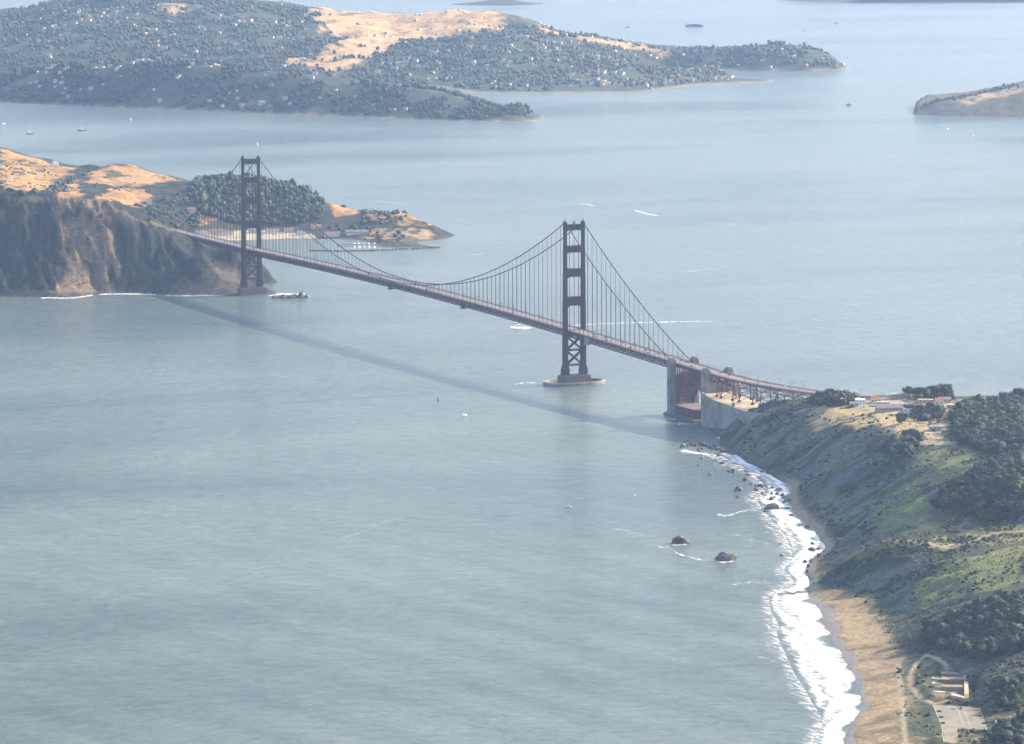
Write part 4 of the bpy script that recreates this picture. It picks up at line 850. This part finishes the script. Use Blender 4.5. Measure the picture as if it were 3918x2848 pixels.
SI = [(1622,1000),(1662,1024),(1699,1044),(1732,1066),(1752,1085),(1750,1111),(1757,1135),(1780,1160),(1808,1180),(1828,1207),(1805,1240),(1788,1265),(1795,1290),(1792,1317),(1802,1338),(1818,1375),(1836,1408),(1853,1440),(1877,1485),(1900,1530),(1905,1556),(1891,1588),(1875,1630),(1865,1668),(1858,1700)]
strip('surf', SO, SI, ([0, .14, .34, .6, .85, 1], [.24, .46, .58, .68, .70, .48]), 'white breaking surf along the beach and the foot of the bluffs', .32, 30, 8)
strip('surf_lace', [(x-38-12*math.sin(i*1.7), y+4) for i, (x, y) in enumerate(SO)], [(x+6, y) for x, y in SO], ([0, .5, 1], [.22, .42, .52]), 'thin lacy foam seaward of the breaking surf', .2, 12, 6)
def streak(pts, w, dn, label='white foam streak on the bay', name='foam', z=.15):
    dn -= .06
    strip(name, [(x, y+w/2*(math.sin(i*9.1)*.3+1)) for i, (x, y) in enumerate(pts)], [(x, y-w/2) for x, y in pts], ([0, .5, 1], [dn-.35, dn, dn-.35]), label, z, 7, 6)
streak([(80,661),(110,660),(150,661),(185,657),(215,652)], 6, .70, 'white surf at the foot of the far headland'); streak([(200,653),(260,651.5),(330,652.5),(350,654)], 5, .72, 'white surf at the foot of the far headland')
streak([(340,654.5),(400,655.5),(440,655),(530,654)], 4.5, .62, 'white surf at the foot of the far headland'); streak([(585,657),(620,652),(668,653),(676,650)], 7, .75, 'white surf round the rocky point below the far tower')
streak([(1185,730),(1300,719),(1450,714.5),(1640,711)], 5, .64, 'long white wake trailing behind the motor boat', 'boat_wake'); streak([(1600,712),(1750,709),(1900,706),(2030,704)], 6, .47, 'fading far end of the boat wake', 'boat_wake'); streak([(1120,724),(1150,726),(1190,727)], 8, .75, 'churned water round the motor boat')
for P, w, dn in ((((1270,449),(1300,453),(1325,459)), 6, .62), (((1395,463),(1430,473),(1475,482)), 7, .65), (((1530,490),(1620,497),(1690,494)), 5, .55), (((1490,606),(1560,598),(1640,588)), 6, .55), (((1730,528),(1750,535)), 7, .6), (((1735,565),(1775,560)), 8, .5), (((1765,575),(1785,571)), 8, .5),
                 (((520,1282),(620,1242),(700,1215),(780,1185),(870,1152),(920,1142)), 13, .49), (((1340,1172),(1390,1176),(1420,1190)), 12, .52), (((1480,1206),(1505,1206),(1530,1205)), 8, .75), (((1442,1210),(1480,1214),(1505,1228),(1545,1238),(1590,1243),(1640,1240)), 10, .58), (((1575,1243),(1605,1245),(1632,1243)), 7, .75),
                 (((1573,1137),(1610,1142),(1650,1132),(1690,1128)), 12, .6), (((1600,1300),(1660,1290),(1740,1300)), 26, .5), (((1630,1330),(1680,1350),(1720,1360)), 34, .5), (((1640,1270),(1690,1290),(1740,1280)), 24, .5), (((1600,1175),(1660,1195),(1740,1215)), 30, .48), (((1490,996),(1540,1003),(1590,1012),(1620,1020)), 14, .68), (((1560,1028),(1610,1030),(1660,1050)), 20, .52),
                 (((1455,923),(1480,927),(1510,930)), 10, .62), (((1490,942),(1520,938)), 7, .7), (((1580,968),(1605,972)), 9, .85), (((1130,856),(1160,848),(1205,852)), 7, .58), (((410,1000),(440,1002)), 5, .4), (((520,795),(560,792)), 5, .5), (((330,792),(420,790)), 5, .42), (((1650,1440),(1700,1460),(1750,1480)), 30, .5),
                 (((880,560),(930,572),(1000,580)), 8, .45), (((1010,570),(1060,563),(1080,560)), 6, .55), (((640,345),(700,355),(780,357)), 6, .5), (((700,350),(760,343)), 5, .45), (((800,440),(880,452),(930,460)), 14, .5), (((1040,430),(1100,435)), 6, .5), (((720,720),(760,715)), 5, .45), (((840,690),(900,705)), 6, .45), (((1840,520),(1900,510)), 6, .4), (((1940,560),(2080,570)), 6, .42), (((1560,1120),(1640,1090)), 18, .42)):
    streak(P, w, dn)

# ------------------------------------------------------------------ rocks
def rock_mesh(seed, w, d, h, base=I3):
    g = np.random.default_rng(seed); V = base[0].copy(); s_ = g.uniform(0, 90)
    n = fbm(V[:, 0]*1.6+s_, V[:, 1]*1.6+V[:, 2]*1.9, seed, 4)-.5; n2 = np.abs(fbm(V[:, 0]*3.3+s_, V[:, 1]*3.3-V[:, 2]*3, seed+5, 3)-.5); V = V*(1+.9*n[:, None]-.7*n2[:, None]); V[:, 0] += .35*V[:, 2]*g.uniform(-1, 1)
    V = V*np.array((w/2, d/2, h)); V[:, 2] = np.where(V[:, 2] < 0, V[:, 2]*.4, V[:, 2]); return np_mesh('rock', V, base[1], M['rock'])
def rock(u, v, wpx, hpx, label, me=None, seed=0, group=None):
    p = at(u, v, 0); sc_ = np.hypot(*(p[:2]-CAM[:2]))*KPX/FPX; w = wpx*sc_; h = hpx*sc_
    o = link('sea_rock', me or rock_mesh(seed, w, w*.75, h), None, (p[0], p[1], -.2), -YAW + (random.uniform(-.5, .5) if me else 0), None if not me else (w/2, w*.4, h))
    tag(o, label, 'rock', group)
rock(1503, 1204, 46, 21, 'larger of the two dark sea rocks off the beach, humped in the middle', seed=11); rock(1606, 1241, 52, 17, 'long low sea rock nearer the surf, tapering to the left', seed=23)
rock(1636, 1087, 22, 10, 'dark double rock standing alone outside the surf line', seed=31); rock(1712, 1128, 36, 14, 'broad dark rock lying in the middle of the surf', seed=37); rock(1475, 917, 12, 5, 'black rock against the foot of the outer concrete pylon', seed=41)
RV = [rock_mesh(60+k, 2, 2, 1, I2) for k in range(5)]
RR = [(1512,991,11,8),(1522,989,9,5),(1531,987,9,6),(1540,989,9,6),(1549,986,8,5),(1556,988,12,7),(1552,995,9,4),(1566,990,9,5),(1574,994,10,6),(1581,990,8,4),(1588,997,12,6),(1598,1001,10,5),(1611,1001,12,6),(1622,1008,12,5),(1518,978,10,3),
      (1546,1031,9,3),(1575,1052,11,3),(1632,1102,6,3),(1662,1073,7,3),(1674,1078,7,4),(1689,1079,8,4),(1723,1086,14,5),(1723,1096,10,5),(1732,1098,10,5),(1686,1047,8,4),(1692,1045,10,5),(1742,1128,14,4),(1700,1134,18,3),(1733,1231,9,3),(1727,1206,5,2),(1782,1247,10,6),(1794,1257,12,7),(1800,1249,9,5),(1806,1263,9,5),(1752,1143,10,4),(1770,1166,12,3),(1790,1168,12,3),(1812,1218,14,5),(1826,1222,10,4),(1730,1317,22,2.5),(1752,1316,26,3),(1772,1313,26,3)]
rr_ = random.Random(5)
for k in range(26):
    t = rr_.random()**.8; RR.append((round(1530+t*205+rr_.uniform(-14, 22), 1), round(984+t*130+rr_.uniform(-5, 9), 1), round(rr_.uniform(5, 13), 1), round(rr_.uniform(3, 7), 1)))
for k in range(14): RR.append((round(1790+rr_.uniform(-10, 34), 1), round(1208+k*7.5+rr_.uniform(-4, 4), 1), round(rr_.uniform(7, 14), 1), round(rr_.uniform(4, 8), 1)))
for u, v, w, h in RR:
    z = 'off the anchorage' if v < 1010 else 'below the bluff' if v < 1180 else 'below the spur' if v < 1290 else 'at the beach head'
    zz = [q for q in RR if (q[1] < 1010) == (v < 1010) and (q[1] < 1180) == (v < 1180) and (q[1] < 1290) == (v < 1290)]; k_ = sorted(q[0] for q in zz).index(u); pos = 'seaward' if k_ < len(zz)/3 else 'middle' if k_ < 2*len(zz)/3 else 'landward'
    lab = f'{"broader" if w >= 11 else "smaller"} wet black rock on the {pos} side of the surf {z}'; rock(u, v, w*1.25, h*1.35, lab, random.choice(RV), group=lab[8:])
for k, (x, y, w, d, h) in enumerate(((20,1216,24,14,5),(33,1212,24,16,7),(46,1208,22,14,6),(58,1204,15,12,10),(66,1202,11,10,5))):
    o = link('sea_rock', rock_mesh(80+k, w, d, h), None, (x, y, -.2), .2); tag(o, ['low rock joining the point to the far tower pier', 'dark ridge rock on the point below the far tower', 'long dark rock in the middle of the rocky point', 'tallest blocky rock near the end of the rocky point', 'outermost small rock of the rocky point'][k], 'rock', 'rocks of the point below the far tower')
# ------------------------------------------------------------------ boats
def boat(u, v, L, label, kind='motor', rz=0., name=None):
    p = at(u, v, 0); n = name or {'motor': 'motor_boat', 'sail': 'sailing_boat', 'ship': 'cargo_ship', 'moored': 'sailing_boat'}[kind]
    e = empty(n, (p[0], p[1], 0), rz); B, H = L*.27, L*.11
    if kind == 'ship': B, H = L*.15, L*.07
    hl = MB(); st = [(-.5, .8), (-.2, 1), (.15, .95), (.36, .6), (.5, .04)]; vs = []
    for t, w in st:
        sh = H*(1+.35*max(0, t)*2)
        vs += [(t*L, -w*B/2, sh), (t*L, -w*B*.35, -.4), (t*L, w*B*.35, -.4), (t*L, w*B/2, sh)]
    fs = []
    for i in range(4):
        for j in range(3): fs.append((i*4+j, (i+1)*4+j, (i+1)*4+j+1, i*4+j+1))
        fs.append((i*4+3, (i+1)*4+3, (i+1)*4, i*4))
    fs += [(0, 1, 2, 3), (19, 18, 17, 16)]
    hl.add(vs, fs); hl.build('hull', M['hull' if kind == 'ship' or 'dark' in label or 'bare mast' in label else 'white'], e)
    if kind == 'motor':
        MB().box((-.05*L, 0, H*1.9), (L*.4, B*.62, H*1.8), taper=.85).build('cabin', M['white'], e); MB().box((.0, 0, H*2.2), (L*.42, B*.63, H*.5), taper=.97).build('window_band', M['dark'], e)
        MB().tube([(-.1*L, 0, H*2.6), (-.12*L, 0, H*4.2)], [.12, .05], 5).build('antenna', M['white'], e)
    elif kind == 'ship':
        MB().box((-.38*L, 0, H*2.0), (L*.12, B*.8, H*2.2)).build('bridge_house', M['white'], e); MB().box((-.44*L, 0, H*3.1), (L*.04, B*.3, H*1.2)).build('funnel', M['redroof'], e)
        for k in range(5): MB().box((-.22*L+k*L*.12, 0, H*1.45), (L*.1, B*.85, H*.9)).build('deck_cargo', M['hull'], e)
    else:
        MB().box((.0, 0, H*1.25), (L*.35, B*.5, H*.7), taper=.8).build('cabin', M['white'], e); MB().tube([(.08*L, 0, H), (.08*L, 0, L*1.15)], [.16, .08], 5).build('mast', M['silver'], e)
        MB().beam((.08*L, 0, H*2.6), (-.36*L, 0, H*2.5), .3, .4).build('boom', M['white'], e)
        if kind == 'sail': MB().add([(.06*L, .05, H*2.8), (-.36*L, .5, H*2.8), (.06*L, .05, L*1.1), (.10*L, .12, H*2.8), (-.3*L, .62, H*2.9), (.10*L, .12, L*1.1)], [(0, 1, 2), (5, 4, 3), (0, 3, 4, 1), (1, 4, 5, 2), (2, 5, 3, 0)]).build('sail', M['white'], e)
    return tag(e, label, 'boat' if kind != 'ship' else 'ship')
boat(1141, 722, 17, 'white motor boat passing under the bridge with a long wake', 'motor', math.pi-.05)
boat(1028, 921, 9, 'small white boat drifting in open water below the bridge shadow', 'motor', .2); boat(1258, 1124, 9, 'small pale boat alone in the middle of the strait', 'motor', 2.9); boat(1407, 1099, 5, 'tiny dark skiff between the open strait and the surf', 'motor', 1.)
boat(66, 297, 20, 'sailing yacht with a bare mast at the left edge of the bay', 'moored', .2); boat(182, 290, 24, 'two masted looking dark yacht beside the bare masted one', 'moored', 0.1); boat(8, 275, 11, 'small boat cut by the left edge of the bay', 'motor', .3)
boat(290, 266, 6, 'tiny white sailing boat off the wooded ridge', 'sail', .6); boat(571, 321, 6, 'small sailing boat above the far tower', 'sail', .9); boat(1880, 233, 15, 'dark boat in bright water left of the brown island', 'motor', 2.9)
boat(2100, 286, 6, 'tiny boat below the brown island', 'motor', .4); boat(2156, 301, 6, 'tiny boat to the right below the brown island', 'motor', .4)
boat(1537, 59, 62, 'large cargo ship at anchor far out in the pale bay', 'ship', -YAW+.08); boat(1390, 61, 18, 'small ship left of the large anchored cargo ship', 'ship', -YAW+.1); boat(1852, 52, 16, 'tiny ship right of the large anchored cargo ship', 'ship', -YAW); boat(1780, 70, 10, 'faint boat below and right of the cargo ship', 'motor', -YAW)
p = at(970, 887, 0); bu = empty('channel_buoy', (p[0], p[1], 0)); tag(bu, 'small red buoy floating below the bridge shadow', 'buoy')
MB().tube([(0, 0, -.3), (0, 0, 1.2)], [1.6, 1.5], 10).build('float', M['redp'], bu); MB().tube([(0, 0, 1.2), (0, 0, 5)], [1.0, .3], 6).build('tower', M['redp'], bu); MB().box((0, 0, 5.3), (.6, .6, .7)).build('lantern', M['dark'], bu)
# marina inside the breakwater
BW = MB(); bw = [at(u, v, 0) for u, v in ((690,556),(730,556.5),(780,557),(850,555),(920,551.5),(975,549))]
for i in range(len(bw)-1):
    for k in range(14):
        q = bw[i]+(bw[i+1]-bw[i])*(k/14); BW.box((q[0]+random.uniform(-2, 2), q[1]+random.uniform(-2, 2), .6), (random.uniform(5, 9), random.uniform(5, 9), random.uniform(2.5, 4.2)), random.uniform(0, 3), .6)
tag(BW.build('breakwater', M['rock']), 'low dark rock breakwater in front of the marina', 'breakwater')
pr = MB()
for v in (541.5, 546): a, b = at(745, v, 0), at(865, v+1.5, 0); pr.beam((a[0], a[1], .8), (b[0], b[1], .8), 2.6, .5)
tag(pr.build('floating_pier', M['wood']), 'floating timber piers of the marina behind the breakwater', 'pier')
for k in range(10):
    u = 785+(k//2)*11+random.uniform(-2, 2); v = (539.8 if k % 2 else 547.2)+(u-745)*.012; b = boat(u, v, random.uniform(6, 8.5), f'white sailing boat moored at the {"far" if k % 2 else "near"} marina pier, {["left end", "left part", "middle", "right part", "right end"][min(4, k//2)]}', 'moored', YAW+random.uniform(-.2, .2)); b['group'] = b['label'][6:]
# ------------------------------------------------------------------ buildings on the far side
def building(L, u, v, w, d, h, wall, roof, label, rz=None, flat=False, name='building', group=None):
    x, y = L.hit(u, v); z = float(L.h(x, y)); e = empty(name, (x, y, z), -YAW+.1 if rz is None else rz)
    MB().box((0, 0, h/2-2), (w, d, h+4)).build('wall', M[wall], e); r = MB()
    if flat: r.box((0, 0, h+.25), (w+.8, d+.8, .5))
    else: r.add([(-w/2-.6, -d/2-.6, h), (w/2+.6, -d/2-.6, h), (w/2+.6, d/2+.6, h), (-w/2-.6, d/2+.6, h), (-w/2-.6, 0, h+d*.28), (w/2+.6, 0, h+d*.28)], [(0, 1, 5, 4), (2, 3, 4, 5), (0, 4, 3), (1, 2, 5), (3, 2, 1, 0)])
    r.build('roof', M[roof], e); wm = None
    for k in range(max(1, int(w//4))):
        for s_ in (-1, 1):
            if wm is None: wm = MB().box((0, 0, 0), (1.5, .15, 1.5)).mesh('window', M['dark'])
            link('window', wm, e, (-w/2+w/(2*max(1, int(w//4)))+k*w/max(1, int(w//4)), s_*(d/2+.04), h*.6))
    return tag(e, label, 'building', group)
FB = [(446,520,22,10,'white building at the left end of the shore flat behind the bridge'), (478,518,26,10,'cream building with a red roof on the shore flat left of the far tower'), (505,521,18,9,'small red roofed building close to the left leg of the far tower'), (562,516,20,10,'white building seen between the legs of the far tower'),
      (603,517,26,10,'long red roofed building right of the far tower'), (640,515,18,9,'white house at the foot of the wooded hill'), (668,521,16,9,'pale building near the right end of the shore flat'), (700,507,18,9,'red roofed building where the wood meets the shore flat'), (735,524,28,10,'long low red roofed building left of the marina'), (790,520,40,10,'long brown roofed shed behind the marina'),
      (330,452,9,8,'small white block on the golden slope above the headland'), (425,470,16,9,'pale building on the slope left of the wooded hill')]
for k, (u, v, w, d, lab) in enumerate(FB): building(HE, u, v, w, d, 6, ('white', 'cream')[k % 2], ('redroof', 'greyroof')[k % 3 == 0], lab)
x, y = HE.hit(122, 368); z = float(HE.h(x, y)); e = empty('lookout_tower', (x, y, z)); tag(e, 'small white lookout on the crest of the left golden hill', 'lookout')
MB().box((0, 0, 3), (12, 10, 8)).build('base_block', M['white'], e); MB().box((0, 0, 9), (8, 8, 4.5)).build('cab', M['white'], e); MB().box((0, 0, 11.5), (9, 9, .6)).build('roof', M['greyroof'], e); MB().tube([(0, 0, 11), (0, 0, 17)], [.3, .1], 6).build('antenna', M['silver'], e)
# plateau buildings by the bridge landing
PB = [(1878,892,30,10,5,'tan','pale','long pale flat roofed building nearest the bridge landing',True), (1905,894,12,9,5,'white','white','small white building right of the long flat roofed one',True), (1940,893,12,10,6,'cream','redroof','cream building with a red roof in the middle of the yard',False), (1975,911,40,14,5,'tan','greyroof','long dark grey roofed shed along the seaward side of the yard',False),
      (2009,916,9,8,6,'white','white','white block at the right end of the long grey shed',True), (1994,882,24,9,5,'pale','pale','long pale roof on the far rim of the plateau',True), (2080,902,10,9,9,'cream','redroof','tall sunlit cream building right of the thicket',False), (2103,925,10,9,7,'cream','redroof','sunlit cream building at the edge of the dark grove',False), (2117,904,22,10,4,'tan','pale','low tan building beyond the sunlit cream one',True),
      (2073,953,16,10,4,'tan','dark','low dark roofed hut on the bare ground below the thicket',True), (2096,960,12,8,4,'tan','greyroof','small grey roofed hut beside the grove',False), (2205,893,26,10,5,'white','pale','pale building on the skyline beyond the dark grove',True), (1892,901,11,8,4,'tan','greyroof','small tan hut on the dry grass left of the shed',False), (1955,898,16,8,4,'cream','pale','low cream block between the yard and the grey shed',True), (2030,884,14,8,4,'tan','redroof','small red roofed house on the far rim of the plateau',False), (2092,893,15,9,5,'tan','greyroof','grey roofed house right behind the tall sunlit building',False), (2130,895,12,8,4,'white','greyroof','small white house left of the dark grove crest',False), (2222,894,14,9,5,'white','greyroof','white building at the right of the skyline',False), (1925,884,20,9,4,'tan','greyroof','low grey roofed building on the far side of the yard',True), (2050,893,18,9,4,'tan','pale','pale flat roof behind the thicket in the yard',True)]
for u, v, w, d, h, wa, ro, lab, fl in PB: building(CO, u, v, w, d, h, wa, ro, lab, -YAW+.05, fl)
# ------------------------------------------------------------------ vehicles
def car_mesh_parts(paint):
    b = MB(); prof = [(-2.2, .35), (-2.25, .75), (-2.0, .95), (-1.2, 1.0), (1.0, .98), (2.1, .85), (2.25, .6), (2.2, .35)]
    n = len(prof); b.add([(x, -.88, z) for x, z in prof]+[(x, .88, z) for x, z in prof], [tuple(range(n)), tuple(reversed(range(n, 2*n)))]+[(i, (i+1) % n, n+(i+1) % n, n+i) for i in range(n)])
    c = MB(); c.box((-.3, 0, 1.22), (2.7, 1.6, .5), taper=.8); r = MB(); r.box((-.3, 0, 1.51), (2.0, 1.3, .1)); w = MB().tube([(0, -.11, 0), (0, .11, 0)], .33, 10)
    return b.mesh('body', paint), c.mesh('cabin_glass', M['glass']), r.mesh('roof', paint), w.mesh('wheel', M['black'])
CP = {k: car_mesh_parts(M[k2]) for k, k2 in (('white', 'white'), ('silver', 'silver'), ('dark', 'navy'), ('red', 'redp'))}
def car(x, y, z, rz, colr, label, group, full=True):
    e = empty('parked_car' if full else 'car', (x, y, z), rz); P = CP[colr]; link('body', P[0], e); link('cabin_glass', P[1], e); link('roof', P[2], e)
    if full:
        for sx_ in (-1.4, 1.4):
            for sy_ in (-.82, .82): link('wheel', P[3], e, (sx_, sy_, .33))
    return tag(e, label, 'car', group)
ax = math.atan2(bl[0][1]-bl[5][1], bl[0][0]-bl[5][0])
LC = [(2080,1577,'dark','dark car parked on the seaward side of the lot, nearest its far corner',1), (2084,1590,'dark','dark car in the middle of the seaward row of the lot',1), (2088,1603,'dark','dark car on the seaward side of the lot, nearest the exit drive',1), (2113,1571,'silver','silver car beside a dark one at the far end of the lot',0), (2128,1570,'dark','dark car right of the silver car at the far end of the lot',0), (2161,1567,'dark','dark car alone in the far right corner of the lot',0), (2170,1587,'dark','dark car on the landward edge of the lot',1), (2181,1603,'dark','dark car at the near right corner of the lot',1)]
for u, v, c, lab, side in LC:
    p = at(u, v, 12.0); car(p[0], p[1], 12.06, ax+(math.pi/2 if side else 0), c, lab, 'cars in the beach car park')
h = CO.hit(2206, 1601); car(h[0], h[1], float(CO.h(*h))+.05, ax, 'white', 'white car parked off the lot beside the trees', 'cars in the beach car park')
ystop = [(-20,-6,'white'),(-60,3,'dark'),(-78,-3,'dark'),(-95,4,'dark'),(-120,-7,'dark'),(-126,-2,'silver'),(-150,5,'dark'),(-196,-5,'dark'),(-226,3,'dark'),(-255,-7,'dark'),(-262,5,'dark'),(-318,-3,'white'),(-332,6,'dark'),(-388,-6,'dark'),(-420,-2,'silver'),(-478,5,'dark'),(-500,-6,'white'),(-556,3,'silver'),(-590,-3,'white'),(-606,5,'white'),(-640,-6,'white'),(-670,4,'dark'),(30,5,'dark'),(80,-6,'silver'),(140,4,'white'),(205,-3,'dark'),(260,6,'white'),(330,-5,'silver'),(420,3,'white'),(520,-6,'dark'),(640,5,'white'),(760,-3,'dark'),(900,4,'white'),(1060,-5,'silver'),(1180,5,'white')]
cnt = {}; ORD = ['first','second','third','fourth','fifth','sixth','seventh','eighth','ninth','tenth','eleventh','twelfth','thirteenth']
for y, a, c in sorted(ystop, key=lambda t: abs(t[0])):
    seg = ('between the towers from the near tower', 'on the side span from the near tower', 'beyond the concrete pylons')[0 if y > 0 else 1 if y > -343 else 2]
    cnt[(c, seg)] = cnt.get((c, seg), 0)+1
    car(deck_x(y)+a, y, deck_z(y)+.02, math.pi/2, c, f'{c} car on the bridge, {ORD[cnt[(c, seg)]-1]} {c} one {seg}', 'cars driving over the bridge', False)
YC = [(2003,888,'white'),(2011,889,'white'),(2020,891,'white'),(2029,892,'white'),(2038,893,'silver'),(2047,893,'white'),(2057,893,'white'),(2068,894,'white'),(2089,914,'white'),(2096,915,'silver'),(2064,936,'white'),(1990,919,'white'),(1925,900,'silver'),(1933,902,'dark'),(1915,902,'white'),(2110,915,'dark')]
YC += [(1900+k*14.5+(k*37 % 9), 886+(k*53 % 17), ('white', 'dark', 'silver', 'white', 'red')[k % 5]) for k in range(14)]
for k, (u, v, c) in enumerate(YC):
    x, y = CO.hit(u, v); where = 'in the row behind the yard thicket' if k < 8 else 'beside the sunlit cream building' if k in (8, 9, 15) else 'below the thicket' if k == 10 else 'out on the open yard' if k > 15 else 'at the end of the long grey shed' if k == 11 else 'left of the long grey shed'
    car(x, y, float(CO.h(x, y))+.1, random.uniform(0, 3), c, f'{c} vehicle parked {where}', f'{c} vehicles {where}', True)
# ------------------------------------------------------------------ old gun battery by the beach and the car park
BT = empty('gun_battery', (*CO.hit(2110, 1515), 13.0)); BT.location = (0, 0, 0); tag(BT, 'old concrete gun battery with dark pits behind the sand beach', 'battery')
def bq(mb, L, z0, z1):
    W = [at(u, v, z0) for u, v in L]; n = len(W); mb.add([(p[0], p[1], z0) for p in W]+[(p[0], p[1], z1) for p in W], [tuple(range(n)), tuple(range(n, 2*n))]+[(i, (i+1) % n, n+(i+1) % n, n+i) for i in range(n)]); return mb
bq(MB(), [(2084,1484),(2136,1486),(2142,1546),(2110,1541),(2086,1533)], 12.6, 13.3).build('floor_slab', M['earth'], BT)
bq(MB(), [(2132,1484),(2142,1486),(2144,1514),(2134,1514)], 13.3, 17.5).build('back_wall', M['pale'], BT); bq(MB(), [(2135,1519),(2144,1519),(2146,1546),(2136,1548)], 13.3, 17.5).build('back_wall', M['pale'], BT)
bq(MB(), [(2108,1541),(2136,1549),(2136,1553),(2106,1546)], 13.3, 16).build('end_wall', M['pale'], BT)
for a, b in ((1484.5, 1486), (1497, 1502), (1509, 1515), (1526, 1531)): bq(MB(), [(2084,a-1),(2132,a),(2132,b),(2084,b-1)], 13.3, 17).build('traverse_wall', M['earthwall'], BT)
for u, v in ((2076,1484),(2076,1502),(2077,1513),(2081,1531)):
    q = at(u, v, 13.5); MB().prism([(q[0]+math.cos(t*.5236)*5.5, q[1]+math.sin(t*.5236)*7) for t in range(12)], 12.8, 13.55).build('gun_apron', M['pale'], BT)
pk = empty('car_park'); tag(pk, 'asphalt car park behind the beach with a short exit drive', 'car park')
pa = MB(); n = len(bl); pa.add([(x, y, 12.05) for x, y in bl], [tuple(range(n))]); pa.build('asphalt', M['asphalt'], pk)
kb = MB()
for i in range(n):
    if i == 4: continue
    (x0, y0), (x1, y1) = bl[i], bl[(i+1) % n]; kb.beam((x0, y0, 12.12), (x1, y1, 12.12), .5, .26)
kb.build('kerb', M['pale'], pk)
pm = MB()
for u0 in (2122, 2136):
    a, b = at(u0, 1572, 12.06), at(u0+13, 1608, 12.06); pm.beam((a[0], a[1], 12.058), (b[0], b[1], 12.058), .35, .012)
for k in range(9):
    a, b = at(2075+k*1.6, 1570+k*4.6, 12.06), at(2087+k*1.6, 1570.6+k*4.6, 12.06); pm.beam((a[0], a[1], 12.058), (b[0], b[1], 12.058), .25, .012)
pm.build('bay_line', M['line'], pk)
# people on the sand
def person(u, v, label, shirt):
    x, y = CO.hit(u, v); z = float(CO.h(x, y)); e = empty('person', (x, y, z), random.uniform(0, 6)); mb = MB()
    mb.tube([(-.16, .1, 0), (-.12, 0, .45), (-.08, 0, .9), (0, 0, 1.05), (0, 0, 1.3), (0, 0, 1.45)], [.07, .085, .11, .17, .19, .08], 8); mb.tube([(.18, -.1, 0), (.13, 0, .45), (.08, 0, .9), (0, 0, 1.05)], [.07, .085, .11, .12], 8)
    for s_ in (-1, 1): mb.tube([(s_*.19, 0, 1.4), (s_*.27, .03, 1.1), (s_*.25, .1, .82)], [.06, .05, .04], 6)
    mb.tube([(0, 0, 1.43), (0, .01, 1.5), (0, .02, 1.62), (0, .02, 1.74)], [.06, .08, .1, .05], 8); mb.build('body', M[shirt], e); return tag(e, label, 'person')
person(1924, 1437, 'person in dark clothes standing in the middle of the sand beach', 'navy'); person(1868, 1352, 'person in dark clothes walking at the shaded end of the beach', 'navy'); person(1895, 1367, 'person in grey walking below the shaded end of the beach', 'hull'); person(1888, 1440, 'person in dark clothes near the surf', 'black')
